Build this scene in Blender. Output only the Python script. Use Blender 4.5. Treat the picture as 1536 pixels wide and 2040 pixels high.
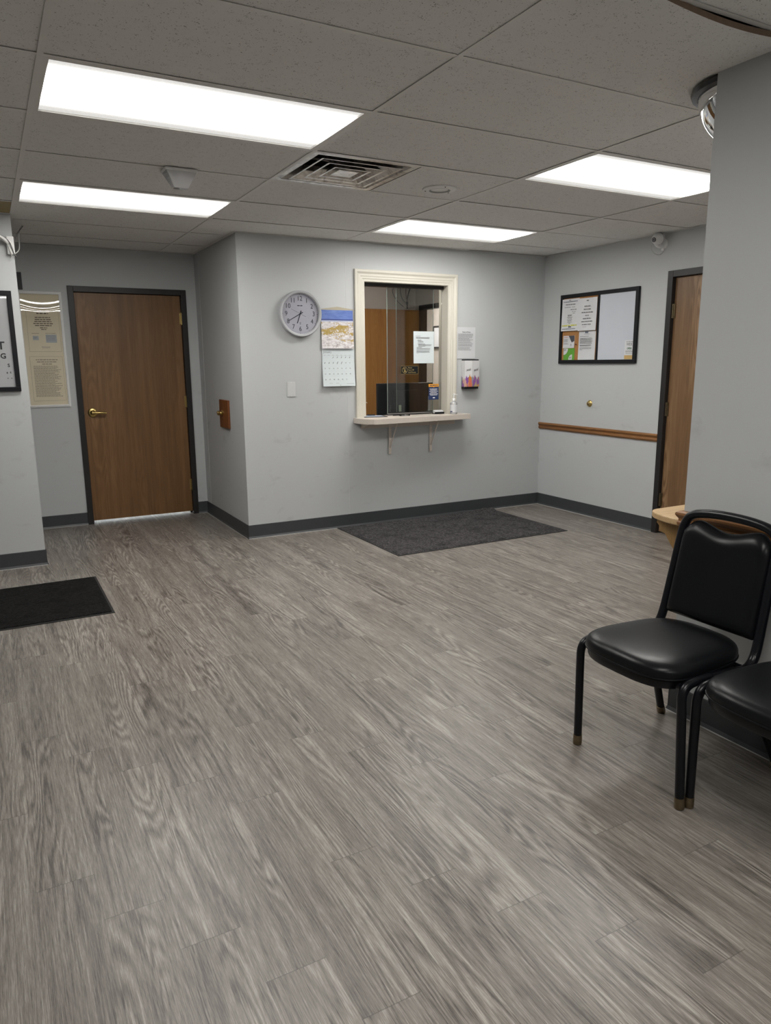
import bpy, bmesh, math, random
from mathutils import Vector, Matrix
for o in list(bpy.data.objects): bpy.data.objects.remove(o)
S = bpy.context.scene; COL = S.collection
PI = math.pi
random.seed(7)

# ---------------------------------------------------------------- camera
def make_camera():
    a, b, c = .4961, -.2025, -.0078
    f = Vector((math.sin(a)*math.cos(b), math.cos(a)*math.cos(b), math.sin(b)))
    r = f.cross(Vector((0, 0, 1))).normalized(); u = r.cross(f)
    r2 = r*math.cos(c)+u*math.sin(c); u2 = -r*math.sin(c)+u*math.cos(c)
    cd = bpy.data.cameras.new('camera'); cam = bpy.data.objects.new('camera', cd); COL.objects.link(cam)
    m = Matrix((r2, u2, -f)).transposed().to_4x4(); m.translation = (-1.4818, -2.2043, 1.4168)
    cam.matrix_world = m
    cd.sensor_fit = 'HORIZONTAL'; cd.sensor_width = 36; cd.lens = 1443.3/1536*36; cd.clip_start = .02
    S.camera = cam
make_camera()

# ---------------------------------------------------------------- light and exposure
LENS_POWER = 22.5          # radiance of the fluorescent lenses
LENS_COLOR = (1.0, .975, .925)
OFFICE_POWER = 15.0
HALL_POWER = 85.0
W = bpy.data.worlds.new('world'); S.world = W; W.use_nodes = True
W.node_tree.nodes['Background'].inputs[0].default_value = (.5, .52, .55, 1)
W.node_tree.nodes['Background'].inputs[1].default_value = 0.0
S.view_settings.view_transform = 'Standard'; S.view_settings.look = 'None'
S.view_settings.gamma = 1; S.view_settings.exposure = 0.0; S.view_settings.use_curve_mapping = False

# ---------------------------------------------------------------- node helpers
class NT:
    def __init__(s, name):
        s.m = bpy.data.materials.new(name); s.m.use_nodes = True
        s.t = s.m.node_tree; s.t.nodes.clear()
        s.out = s.t.nodes.new('ShaderNodeOutputMaterial')
    def n(s, typ, ins=None, **kw):
        d = s.t.nodes.new('ShaderNode'+typ)
        for k, v in kw.items(): setattr(d, k, v)
        for k, v in (ins or {}).items(): s.set(d.inputs[k], v)
        return d
    def set(s, sock, v):
        if isinstance(v, bpy.types.NodeSocket): s.t.links.new(v, sock)
        elif isinstance(v, bpy.types.Node): s.t.links.new(v.outputs[0], sock)
        else:
            if isinstance(v, (tuple, list)) and len(v) == 3 and sock.type == 'RGBA': v = (*v, 1)
            sock.default_value = v
    def math(s, op, a, b=None, c=None, clamp=False):
        d = s.n('Math', operation=op, use_clamp=clamp); s.set(d.inputs[0], a)
        if b is not None: s.set(d.inputs[1], b)
        if c is not None: s.set(d.inputs[2], c)
        return d.outputs[0]
    def mix(s, f, a, b, mode='MIX'):
        d = s.n('Mix', data_type='RGBA', blend_type=mode); s.set(d.inputs[0], f); s.set(d.inputs[6], a); s.set(d.inputs[7], b)
        return d.outputs[2]
    def ramp(s, f, stops):
        d = s.n('ValToRGB'); e = d.color_ramp.elements
        while len(e) < len(stops): e.new(.5)
        for i, (p, c) in enumerate(stops):
            e[i].position = p; e[i].color = (*c, 1) if len(c) == 3 else c
        s.set(d.inputs[0], f); return d.outputs[0]
    def coord(s, kind='Object'): return s.n('TexCoord').outputs[kind]
    def noise(s, vec, scale, detail=2, rough=.5, dist=0):
        return s.n('TexNoise', {'Vector': vec, 'Scale': scale, 'Detail': detail, 'Roughness': rough, 'Distortion': dist}).outputs[0]
    def map(s, vec, scale=(1, 1, 1), loc=(0, 0, 0), rot=(0, 0, 0)):
        return s.n('Mapping', {'Vector': vec, 'Scale': scale, 'Location': loc, 'Rotation': rot}).outputs[0]
    def bump(s, h, strength=.3, dist=.01):
        return s.n('Bump', {'Height': h, 'Strength': strength, 'Distance': dist}).outputs[0]
    def pbsdf(s, color, rough=.5, metal=0, normal=None, spec=.5, coat=0):
        ins = {'Base Color': color, 'Roughness': rough, 'Metallic': metal, 'Specular IOR Level': spec, 'Coat Weight': coat}
        if normal is not None: ins['Normal'] = normal
        d = s.n('BsdfPrincipled', ins); s.t.links.new(d.outputs[0], s.out.inputs[0]); return d

def c8(r, g, b):
    f = lambda v: (v/255/12.92) if v/255 <= .04045 else ((v/255+.055)/1.055)**2.4
    return (f(r), f(g), f(b))
def plain(name, col, rough=.5, metal=0, var=.06, nscale=12, spec=.5, bump=0, coat=0):
    t = NT(name); co = t.coord()
    n = t.noise(co, nscale, 3)
    dark = tuple(max(0, c*(1-var)) for c in col); lite = tuple(min(1, c*(1+var)) for c in col)
    base = t.mix(n, dark, lite)
    nm = t.bump(t.noise(co, nscale*14, 2), bump, .002) if bump else None
    t.pbsdf(base, rough, metal, nm, spec, coat); return t.m

# ---------------------------------------------------------------- materials
def m_wall(name, col, seed=0.0):
    t = NT(name); co = t.coord()
    big = t.noise(t.map(co, (.9, .9, .9), (seed, 0, seed)), 1.4, 3)
    scuff = t.noise(t.map(co, (1, 1, 1.6), (seed*3, 1, 0)), 5, 5, .65, .4)
    sc = t.ramp(scuff, [(.60, (0, 0, 0)), (.74, (1, 1, 1))])
    zz = t.n('SeparateXYZ', {0: co}).outputs[2]
    low = t.math('LESS_THAN', zz, 1.25)
    base = t.mix(big, tuple(c*.97 for c in col), tuple(min(1, c*1.02) for c in col))
    base = t.mix(t.math('MULTIPLY', t.math('MULTIPLY', sc, low), .22), base, (.22, .20, .17))
    peel = t.noise(co, 260, 2)
    t.pbsdf(base, .52, 0, t.bump(peel, .08, .002), .4); return t.m
WALL = m_wall('grey_wall_paint', (.485, .500, .508))
WALLP = m_wall('grey_wall_paint_partition', (.485, .500, .508), 3.7)
OFFW = plain('beige_office_paint', (.50, .46, .42), .6, var=.03)
BASEB = plain('charcoal_vinyl_base', (.046, .050, .054), .42, var=.1, spec=.4)
CAULK = plain('pale_caulk', (.35, .35, .34), .6)

def m_floor():
    t = NT('grey_oak_plank_vinyl'); co = t.coord(); sx = t.n('SeparateXYZ', {0: co}); x, y = sx.outputs[0], sx.outputs[1]
    PW, PL = .152, .914
    u = t.math('DIVIDE', t.math('ADD', x, .594), PW); k = t.math('FLOOR', u); fx = t.math('FRACT', u)
    g = t.math('FLOOR', t.math('DIVIDE', t.math('ADD', k, 6.0), 5.0))
    off = t.math('ADD', t.math('MULTIPLY', k, -.196), t.math('ADD', -1.39, t.math('MULTIPLY', g, .7)))
    v = t.math('DIVIDE', t.math('SUBTRACT', y, off), PL); kv = t.math('FLOOR', v); fv = t.math('FRACT', v)
    idv = t.n('CombineXYZ', {0: k, 1: kv, 2: 0.0}).outputs[0]
    wn = t.n('TexWhiteNoise', {'Vector': idv}, noise_dimensions='3D'); rv = wn.outputs[0]; rc = t.n('SeparateColor', {0: wn.outputs[1]})
    r1, r2, r3 = rc.outputs[0], rc.outputs[1], rc.outputs[2]
    # grain: every plank is printed as two strips, each with its own figure
    k2 = t.math('FLOOR', t.math('MULTIPLY', u, 2.0))
    wn2 = t.n('TexWhiteNoise', {'Vector': t.n('CombineXYZ', {0: k2, 1: kv, 2: 3.0}).outputs[0]}, noise_dimensions='3D'); rc2 = t.n('SeparateColor', {0: wn2.outputs[1]})
    gx = t.math('ADD', x, t.math('MULTIPLY', rc2.outputs[0], 37.0)); gy = t.math('ADD', y, t.math('MULTIPLY', rc2.outputs[1], 53.0))
    gv = t.n('CombineXYZ', {0: gx, 1: gy, 2: t.math('MULTIPLY', rc2.outputs[2], 9.0)}).outputs[0]
    field = t.noise(t.map(gv, (9.5, .85, 1)), 1.0, 1, .4, .3)
    wob = t.noise(t.map(gv, (70, 9, 1)), 1.0, 3, .6)
    ph = t.math('ADD', t.math('MULTIPLY', field, 95.0), t.math('MULTIPLY', wob, 5.5))
    sn = t.math('ADD', t.math('MULTIPLY', t.math('SINE', ph), .5), .5)
    dark = t.math('POWER', sn, 3.2)
    lite = t.math('POWER', t.math('SUBTRACT', 1.0, sn), 2.5)
    rings = t.math('SUBTRACT', lite, dark)
    amt = t.ramp(t.noise(t.map(gv, (7.0, 1.0, 1), (3, 1, 0)), 1.0, 1), [(.40, (.16,)*3), (.60, (1,)*3)])
    streak = t.noise(t.map(gv, (190, 4.0, 1)), 1.0, 5, .72)
    fine = t.noise(t.map(gv, (520, 16, 1)), 1.0, 3, .65)
    pore = t.noise(t.map(gv, (900, 60, 1)), 1.0, 2, .6)
    broad = t.noise(t.map(gv, (18, 1.1, 1)), 1.0, 3, .6)
    cen = lambda n, a: t.math('MULTIPLY', t.math('SUBTRACT', n, .5), a)
    val = t.math('ADD', .50, cen(streak, .95))
    val = t.math('ADD', val, cen(fine, 1.0)); val = t.math('ADD', val, cen(broad, .65)); val = t.math('ADD', val, cen(rc2.outputs[2], .10)); val = t.math('ADD', val, cen(pore, .35))
    val = t.math('ADD', val, t.math('MULTIPLY', t.math('MULTIPLY', rings, amt), .17))
    col = t.ramp(val, [(.14, (.060, .051, .044)), (.42, (.166, .147, .130)), (.60, (.232, .209, .186)), (.90, (.41, .38, .343))])
    # tone shift per plank
    col = t.mix(t.math('MULTIPLY', r1, .25), col, t.mix(1.0, col, (.86, .87, .90), 'MULTIPLY'))
    # joints
    ex = t.math('MINIMUM', fx, t.math('SUBTRACT', 1.0, fx)); ev = t.math('MINIMUM', fv, t.math('SUBTRACT', 1.0, fv))
    jx = t.math('LESS_THAN', ex, .0055); jy = t.math('LESS_THAN', ev, .0014)
    j = t.math('MAXIMUM', t.math('MULTIPLY', jx, .22), t.math('MULTIPLY', jy, .5))
    col = t.mix(j, col, (.05, .044, .038))
    # scuffs and small pale marks
    mk = t.ramp(t.noise(t.map(co, (1, 1, 1), (4, 9, 0)), 21, 4, .7), [(.72, (0,)*3), (.76, (1,)*3)])
    col = t.mix(t.math('MULTIPLY', mk, .25), col, (.42, .40, .38))
    wear = t.noise(co, 2.3, 4, .6)
    rough = t.math('ADD', .27, t.math('MULTIPLY', wear, .10))
    rough = t.math('ADD', rough, t.math('MULTIPLY', streak, .10))
    h = t.math('ADD', t.math('MULTIPLY', streak, .5), t.math('MULTIPLY', rings, .35))
    h = t.math('SUBTRACT', h, t.math('MULTIPLY', j, 1.0))
    t.pbsdf(col, rough, 0, t.bump(h, .16, .0012), .5); return t.m
FLOOR = m_floor()

def m_tile():
    t = NT('mineral_fibre_ceiling_tile'); co = t.coord()
    v = t.n('TexVoronoi', {'Vector': t.map(co, (1, 1, 0)), 'Scale': 125.0, 'Randomness': 1.0}).outputs[0]
    pres = t.noise(co, 60, 2)
    pin = t.math('LESS_THAN', v, t.math('MULTIPLY', t.math('SUBTRACT', pres, .37), 1.0))
    v2 = t.n('TexVoronoi', {'Vector': t.map(co, (1, 1, 0)), 'Scale': 210.0, 'Randomness': 1.0}).outputs[0]
    pin = t.math('MAXIMUM', pin, t.math('MULTIPLY', t.math('LESS_THAN', v2, t.math('MULTIPLY', t.math('SUBTRACT', t.noise(co, 33, 2), .42), 1.3)), .6))
    n2 = t.noise(co, 420, 3, .7)
    big = t.noise(co, 1.7, 3)
    base = t.mix(big, (.80, .79, .775), (.85, .84, .825))
    base = t.mix(t.math('MULTIPLY', n2, .25), base, (.64, .62, .59))
    base = t.mix(t.math('MULTIPLY', pin, .62), base, (.12, .11, .10))
    h = t.math('SUBTRACT', t.math('MULTIPLY', n2, .5), pin)
    t.pbsdf(base, .9, 0, t.bump(h, .4, .002), .2); return t.m
TILE = m_tile()
TBAR = plain('painted_ceiling_grid', (.78, .765, .74), .45, var=.05, nscale=6)
VOID = plain('dark_ceiling_void', (.02, .018, .016), .9)
TILE_EDGE = plain('brown_tile_edge', (.24, .17, .12), .9, var=.2, nscale=40)
STAIN = plain('yellowed_board', (.30, .23, .10), .7, var=.25, nscale=9)

def m_wood(name, dark, mid, lite, axis='z', fig=1.0, scale=1.0, rough=.42, rot=(0, 0, 0)):
    t = NT(name); co = t.map(t.coord(), rot=rot)
    sc = {'z': (1, 1, .11), 'y': (1, .11, 1), 'x': (.11, 1, 1)}[axis]
    q = t.map(co, tuple(s*scale for s in sc))
    field = t.noise(q, 7.5, 2, .5, .4)
    rings = t.math('ADD', t.math('MULTIPLY', t.math('SINE', t.math('MULTIPLY', field, 120.0)), .5), .5)
    amt = t.ramp(t.noise(q, 4, 1), [(.42, (.05,)*3), (.62, (1,)*3)])
    sf = {'z': (1, 1, .03), 'y': (1, .03, 1), 'x': (.03, 1, 1)}[axis]
    st = t.noise(t.map(co, tuple(s*scale for s in sf)), 120, 4, .7)
    br = t.noise(t.map(co, tuple(s*scale for s in sf)), 17, 3, .6)
    v = t.math('ADD', t.math('MULTIPLY', t.math('MULTIPLY', rings, amt), .30*fig), t.math('MULTIPLY', st, .45))
    v = t.math('ADD', v, t.math('MULTIPLY', br, .55))
    col = t.ramp(v, [(.30, dark), (.56, mid), (.85, lite)])
    t.pbsdf(col, rough, 0, t.bump(st, .08, .001), .4); return t.m
DOORW = m_wood('brown_oak_veneer', (.115, .055, .020), (.185, .094, .036), (.27, .150, .068), fig=.45)
DOORR = m_wood('brown_oak_veneer_figured', (.115, .060, .027), (.19, .107, .052), (.30, .185, .10), fig=1.5)
DOORO = m_wood('orange_oak_veneer', (.22, .095, .024), (.31, .145, .038), (.40, .20, .06), fig=.4)
OAKRAIL = m_wood('golden_oak_trim', (.13, .052, .015), (.225, .10, .032), (.34, .165, .06), axis='y', fig=.5)
PLATEW = m_wood('red_brown_wood_plate', (.10, .03, .009), (.17, .055, .015), (.24, .09, .03), fig=.3)
PINE = m_wood('pale_birch_shelf', (.42, .27, .13), (.55, .38, .20), (.64, .47, .27), axis='x', fig=.5, rough=.5)
FRAMEM = plain('dark_bronze_door_frame', (.020, .018, .018), .4, var=.15, nscale=20, spec=.35)
BRASS = plain('polished_brass', (.52, .385, .15), .30, 1.0, var=.1)
ABRASS = plain('aged_brass_ferrule', (.20, .155, .095), .42, .9, var=.35, nscale=60)
CREAM = plain('cream_gloss_paint', (.60, .575, .505), .38, var=.03, nscale=5)
CREAMD = plain('cream_shelf_laminate', (.60, .54, .48), .3, var=.06, nscale=7)
WHITE = plain('white_plastic', (.76, .76, .75), .4, var=.02)
SWITCHM = plain('painted_cover_plate', (.56, .57, .57), .4, var=.02)
BLACKP = plain('black_plastic', (.007, .008, .010), .4, var=.15, spec=.3)
BLACKF = plain('black_picture_frame', (.005, .0055, .008), .4, var=.1, spec=.3)
TUBE = plain('black_powder_coated_tube', (.004, .0045, .0065), .3, var=.2, nscale=50, spec=.3)
def m_vinyl():
    t = NT('black_vinyl_upholstery'); co = t.coord()
    g = t.n('TexVoronoi', {'Vector': co, 'Scale': 420.0}).outputs[0]
    w = t.noise(co, 9, 3)
    t.pbsdf(t.mix(w, (.004, .0045, .0055), (.007, .0075, .009)), t.math('ADD', .27, t.math('MULTIPLY', w, .08)), 0, t.bump(t.math('ADD', t.math('MULTIPLY', g, .3), w), .12, .002), .2)
    return t.m
VINYL = m_vinyl()
PIPING = plain('black_piping', (.004, .0045, .006), .4, spec=.2)
RUBBER = plain('black_rubber', (.012, .012, .012), .6)
def m_mat(name, a, b, sc=1.0):
    t = NT(name); co = t.coord()
    n = t.noise(co, 240*sc, 4, .8); n2 = t.noise(co, 60, 4, .7); n3 = t.noise(co, 7, 4, .7)
    v = t.math('ADD', t.math('MULTIPLY', n, .62), t.math('MULTIPLY', n2, .38))
    col = t.ramp(v, [(.43, a), (.60, b)])
    col = t.mix(t.math('MULTIPLY', t.ramp(n3, [(.5, (0,)*3), (.64, (1,)*3)]), .5), col, a)
    t.pbsdf(col, .95, 0, t.bump(v, .9, .006), .15); return t.m
MATC = m_mat('charcoal_carpet_pile', (.011, .011, .012), (.130, .122, .126))
MATB = m_mat('black_carpet_pile', (.0015, .0015, .0015), (.020, .019, .019))
CHROME = plain('chrome_mirror', (.82, .83, .84), .03, 1.0, var=.01)
ALU = None
def m_alu():
    t = NT('dusty_aluminium'); co = t.coord()
    n = t.noise(co, 14, 4, .6, 1.2)
    col = t.ramp(n, [(.35, (.40, .38, .36)), (.6, (.80, .78, .74))])
    t.pbsdf(col, t.math('ADD', .18, t.math('MULTIPLY', n, .3)), .85, None, .5); return t.m
ALU = m_alu()
PAPER = plain('white_paper', (.60, .61, .63), .7, var=.02)
PAPERB = plain('cool_white_paper', (.60, .66, .68), .6, var=.02)
CREAMP = plain('cream_document_paper', (.74, .67, .52), .7, var=.05)
WBOARD = plain('whiteboard_enamel', (.53, .56, .62), .25, var=.03, nscale=4)
CORK = plain('orange_cork', (.36, .17, .055), .8, var=.25, nscale=160)
INK = plain('black_ink', (.03, .03, .035), .6)
INKG = plain('grey_ink', (.24, .24, .25), .6)
INKB = plain('brown_ink', (.12, .085, .05), .6)
INKBL = plain('dark_blue_ink', (.02, .03, .10), .6)
YELLOW = plain('yellow_highlight', (.62, .60, .10), .6)
NAVY = plain('navy_card', (.013, .03, .10), .5)
ORANGE = plain('orange_card', (.75, .34, .03), .5)
GREEN = plain('green_card', (.11, .33, .035), .5, var=.15)
TAN = plain('tan_card', (.50, .34, .13), .6)
GOLD = plain('gold_lettering', (.55, .43, .18), .35, .6)
WHINK = plain('white_ink', (.75, .76, .78), .6)
CLOCKF = plain('silver_clock_rim', (.42, .43, .45), .5, .2, var=.03)
CLOCKD = plain('lilac_white_clock_dial', (.56, .56, .64), .6, var=.02)
NUMER = plain('dark_blue_grey_numerals', (.03, .038, .06), .6)
GREYP = plain('grey_sensor', (.30, .30, .32), .4)
CABLEW = plain('white_cable', (.45, .45, .43), .5)
CABLEG = plain('grey_cable', (.12, .12, .12), .5)
SCREEN = plain('monitor_casing', (.012, .015, .019), .45)

def m_glass(name, tint, edge=1.0, rough=.0, refl=1.0):
    t = NT(name)
    fr = t.n('Fresnel', {'IOR': 1.5}).outputs[0]
    tr = t.n('BsdfTransparent', {'Color': (*tint, 1)}); gl = t.n('BsdfGlossy', {'Color': (1, 1, 1, 1), 'Roughness': rough})
    mx = t.n('MixShader', {0: t.math('MULTIPLY', fr, refl), 1: tr.outputs[0], 2: gl.outputs[0]})
    t.t.links.new(mx.outputs[0], t.out.inputs[0]); return t.m
GLASS = m_glass('clear_window_glass', (.86, .87, .86))
COVER = m_glass('clear_plastic_cover', (.93, .93, .93), refl=2.0)
CLEARP = m_glass('clear_plastic', (.90, .91, .92), rough=.05)
GEDGE = plain('pale_green_glass_edge', (.30, .36, .33), .2)
def m_frost(name, tint, white, k, refl):
    t = NT(name); fr = t.n('Fresnel', {'IOR': 1.5}).outputs[0]
    body = t.n('MixShader', {0: k, 1: t.n('BsdfTransparent', {'Color': (*tint, 1)}).outputs[0], 2: t.n('BsdfDiffuse', {'Color': (*white, 1)}).outputs[0]})
    mx = t.n('MixShader', {0: t.math('MULTIPLY', fr, refl), 1: body.outputs[0], 2: t.n('BsdfGlossy', {'Color': (1, 1, 1, 1), 'Roughness': .05}).outputs[0]})
    t.t.links.new(mx.outputs[0], t.out.inputs[0]); return t.m
def m_emit(name, col, strength, half):
    t = NT(name); co = t.coord()
    y = t.n('SeparateXYZ', {0: co}).outputs[1]
    d = t.math('ABSOLUTE', t.math('DIVIDE', y, half))
    # glow painted to fade toward the long edges; no tubes are modelled
    ss = t.n('MapRange', {0: d, 1: .35, 2: 1.0, 3: 1.0, 4: 0.0}, interpolation_type='SMOOTHSTEP').outputs[0]
    fall = t.math('ADD', t.math('POWER', ss, 2.5), .74/strength)
    pr = t.n('TexVoronoi', {'Vector': co, 'Scale': 160.0}).outputs[0]
    e = t.n('Emission', {0: (*col, 1), 1: t.math('MULTIPLY', t.math('MULTIPLY', fall, strength), t.math('ADD', .94, t.math('MULTIPLY', pr, .15)))})
    t.t.links.new(e.outputs[0], t.out.inputs[0]); return t.m
LENS = m_emit('fluorescent_lens', LENS_COLOR, LENS_POWER, .27)
LENSO = m_emit('office_fluorescent_lens', (1, .93, .86), OFFICE_POWER, .27)
LENSC = m_emit('corridor_fluorescent_lens', (1, .96, .93), 36.0, .27)
LENSH = m_emit('hall_fluorescent_lens', (.9, .97, 1), HALL_POWER, .27)

# ---------------------------------------------------------------- mesh helpers
class MB:
    def __init__(s): s.b = bmesh.new()
    def box(s, x0, x1, y0, y1, z0, z1, bev=0):
        r = bmesh.ops.create_cube(s.b, size=1)
        for v in r['verts']: v.co = Vector(((x0+x1)/2+v.co.x*(x1-x0), (y0+y1)/2+v.co.y*(y1-y0), (z0+z1)/2+v.co.z*(z1-z0)))
        if bev:
            es = list({e for v in r['verts'] for e in v.link_edges})
            bmesh.ops.bevel(s.b, geom=es, offset=bev, segments=2, affect='EDGES', profile=.6)
        return s
    def quad(s, pts):
        s.b.faces.new([s.b.verts.new(p) for p in pts]); return s
    def prism(s, poly, d0, d1, axis='y'):
        f = {'y': lambda p, d: (p[0], d, p[1]), 'x': lambda p, d: (d, p[0], p[1]), 'z': lambda p, d: (p[0], p[1], d)}[axis]
        A = [s.b.verts.new(f(p, d0)) for p in poly]; B = [s.b.verts.new(f(p, d1)) for p in poly]
        n = len(poly)
        s.b.faces.new(A); s.b.faces.new(B[::-1])
        for i in range(n): s.b.faces.new((A[i], B[i], B[(i+1) % n], A[(i+1) % n]))
        return s
    def lathe(s, prof, seg=32, origin=(0, 0, 0), axis=(0, 0, 1), a0=0, a1=2*PI):
        R = Vector((0, 0, 1)).rotation_difference(Vector(axis).normalized()).to_matrix(); O = Vector(origin)
        full = abs(a1-a0-2*PI) < 1e-6; N = seg if full else seg+1
        rows = []
        for r, h in prof:
            if r < 1e-6: rows.append([s.b.verts.new(O+R @ Vector((0, 0, h)))]*N); continue
            rows.append([s.b.verts.new(O+R @ Vector((r*math.cos(a0+(a1-a0)*i/seg), r*math.sin(a0+(a1-a0)*i/seg), h))) for i in range(N)])
        for A, B in zip(rows, rows[1:]):
            for i in range(seg):
                k = (i+1) % N
                vs = []
                for v in (A[i], A[k], B[k], B[i]):
                    if v not in vs: vs.append(v)
                if len(vs) > 2: s.b.faces.new(vs)
        return s
    def cyl(s, p0, p1, r0, r1=None, seg=20):
        p0, p1 = Vector(p0), Vector(p1); r1 = r0 if r1 is None else r1; d = (p1-p0).length
        return s.lathe([(0, 0), (r0, 0), (r1, d), (0, d)], seg, p0, p1-p0)
    def tube(s, pts, r, seg=12, cap=True, smooth=0, flat=None):
        P = [Vector(p) for p in pts]
        for _ in range(smooth):
            Q = [P[0]]
            for a, b in zip(P, P[1:]): Q += [a*.75+b*.25, a*.25+b*.75]
            P = Q+[P[-1]]
        rr = r if callable(r) else (lambda t: r)
        n = len(P); up = None; rows = []
        for i, p in enumerate(P):
            t = (P[min(i+1, n-1)]-P[max(i-1, 0)]).normalized()
            if up is None:
                up = Vector((0, 0, 1)) if abs(t.z) < .9 else Vector((1, 0, 0))
            up = (up-t*up.dot(t)).normalized(); sd = t.cross(up)
            R = rr(i/(n-1))
            rows.append([s.b.verts.new(p+(up*math.cos(2*PI*k/seg)+sd*math.sin(2*PI*k/seg))*R) for k in range(seg)])
        for A, B in zip(rows, rows[1:]):
            for k in range(seg): s.b.faces.new((A[k], A[(k+1) % seg], B[(k+1) % seg], B[k]))
        if cap: s.b.faces.new(rows[0][::-1]); s.b.faces.new(rows[-1])
        return s
    def sweep(s, prof, pts, closed=False):
        """prof: list of (out, up); pts: list of (pos, outdir, updir) frames with mitres worked out by the caller"""
        rows = [[s.b.verts.new(Vector(p)+Vector(o)*a+Vector(u)*b) for a, b in prof] for p, o, u in pts]
        pairs = list(zip(rows, rows[1:]))+([(rows[-1], rows[0])] if closed else [])
        m = len(prof)
        for A, B in pairs:
            for k in range(m): s.b.faces.new((A[k], A[(k+1) % m], B[(k+1) % m], B[k]))
        if not closed: s.b.faces.new(rows[0]); s.b.faces.new(rows[-1][::-1])
        return s
    def obj(s, name, mat, parent=None, smooth=False, bevel=0, loc=None, rotz=0, subsurf=0, sub_angle=None):
        bmesh.ops.recalc_face_normals(s.b, faces=s.b.faces)
        me = bpy.data.meshes.new(name); s.b.to_mesh(me); s.b.free()
        for m in (mat if isinstance(mat, (list, tuple)) else [mat]): me.materials.append(m)
        return link(name, me, parent, smooth, bevel, loc, rotz, subsurf)
def link(name, me, parent=None, smooth=False, bevel=0, loc=None, rotz=0, subsurf=0):
    o = bpy.data.objects.new(name, me); COL.objects.link(o); o.parent = parent
    if loc is not None: o.location = loc
    if rotz: o.rotation_euler.z = rotz
    if bevel:
        b = o.modifiers.new('bevel', 'BEVEL'); b.width = bevel; b.segments = 2; b.limit_method = 'ANGLE'; b.angle_limit = math.radians(40)
    if subsurf:
        u = o.modifiers.new('sub', 'SUBSURF'); u.levels = subsurf; u.render_levels = subsurf
    if smooth:
        me.polygons.foreach_set('use_smooth', [True]*len(me.polygons)); 
        if not subsurf:
            try: me.set_sharp_from_angle(angle=math.radians(38))
            except Exception: pass
    return o
def tag(o, label, cat, group=None, kind=None):
    o['label'] = label; o['category'] = cat
    if group: o['group'] = group
    if kind: o['kind'] = kind
    return o
def thing(name, label, cat, loc=(0, 0, 0), rotz=0, group=None):
    o = bpy.data.objects.new(name, None); COL.objects.link(o); o.location = loc; o.rotation_euler = (0, 0, rotz)
    o.empty_display_size = .05
    return tag(o, label, cat, group)
def struct(o): o['kind'] = 'structure'; return o
_font = []
def text(body, size, mat, parent, loc, name='lettering', align='CENTER', sx=1.0, bold=0.0, depth=.0004, shear=0):
    cu = bpy.data.curves.new('txt', 'FONT'); cu.body = body; cu.size = size; cu.align_x = align; cu.align_y = 'CENTER'
    cu.extrude = depth; cu.offset = bold; cu.resolution_u = 3; cu.shear = shear
    ob = bpy.data.objects.new('txt', cu); me = bpy.data.meshes.new_from_object(ob)
    bpy.data.objects.remove(ob); bpy.data.curves.remove(cu)
    # text lies in XY; stand it up in XZ facing -Y
    me.transform(Matrix(((sx, 0, 0, 0), (0, 0, -1, 0), (0, 1, 0, 0), (0, 0, 0, 1))))
    me.name = name; me.materials.append(mat)
    return link(name, me, parent, loc=loc)
def print_lines(rows, mat, parent, y, name='print', th=None):
    """rows: (x0, x1, z, height): each row of small print broken into word-long strokes"""
    m = MB(); rnd = random.Random(len(rows)*31+int(abs(y)*1e5))
    for x0, x1, z, h in rows:
        x = x0
        while x < x1-1e-5:
            w = min(x1-x, h*rnd.uniform(1.4, 5.0))
            m.quad([(x, y, z-h/2), (x+w, y, z-h/2), (x+w, y, z+h/2), (x, y, z+h/2)]); x += w+h*.6
    return m.obj(name, mat, parent)
def sheet(mb, x0, x1, z0, z1, y, curl=0, skew=0):
    """paper with real thickness, slightly bowed"""
    N = 8
    for side in (0, .0006):
        for i in range(N):
            for j in range(N):
                q = []
                for a, b in ((0, 0), (1, 0), (1, 1), (0, 1)):
                    s_, t_ = (i+a)/N, (j+b)/N
                    q.append((x0+(x1-x0)*s_+skew*t_, y+side-curl*((1-t_)**2), z0+(z1-z0)*t_))
                mb.quad(q)
    bmesh.ops.remove_doubles(mb.b, verts=mb.b.verts, dist=1e-6)
    return mb
def wall_frame(loc, rotz): return Matrix.Translation(loc) @ Matrix.Rotation(rotz, 4, 'Z')

H = 2.4059; G = .6096
YF, XR, YB, XL, XP, YP, XLW = 3.47, 3.3576, 4.7495, .3049, .8776, -.312, -1.2276

# ================================================================ SETTING
struct(MB().box(-4.4, 5.2, -5.0, 7.2, -.1, 0).obj('floor', FLOOR))
T_ = .12
# window hole in the front wall
WX0, WX1, WZ0, WZ1 = 1.388, 2.252, .90, 2.105
wf = MB().box(XL, WX0, YF, YF+T_, 0, H+.1).box(WX1, XR+T_, YF, YF+T_, 0, H+.1).box(WX0, WX1, YF, YF+T_, 0, WZ0).box(WX0, WX1, YF, YF+T_, WZ1, H+.1)
wf = struct(wf.obj('wall_front', WALL))
struct(MB().box(1.2285, 1.2315, YF-.0012, YF, .11, H).obj('trim_1', SWITCHM))
struct(MB().box(XL, XL+.10, YF+T_, YB, 0, H+.1).obj('wall_alcove', WALL))
struct(MB().box(XL-.0012, XL, 4.600, 4.603, .11, H).obj('trim_2', SWITCHM))
DX0, DX1, DZ1 = -.793, .211, 2.086
struct(MB().box(-3.2, DX0+.02, YB, YB+T_, 0, H+.1).box(DX1-.02, XL+.10, YB, YB+T_, 0, H+.1).box(DX0+.02, DX1-.02, YB, YB+T_, DZ1-.02, H+.1).obj('wall_back', WALL))
struct(MB().box(-4.4, XLW, YF-.014, YF+.11, 0, H+.1).obj('wall_left', WALL))
RY0, RY1, RZ1 = .965, 1.985, 2.112
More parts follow.
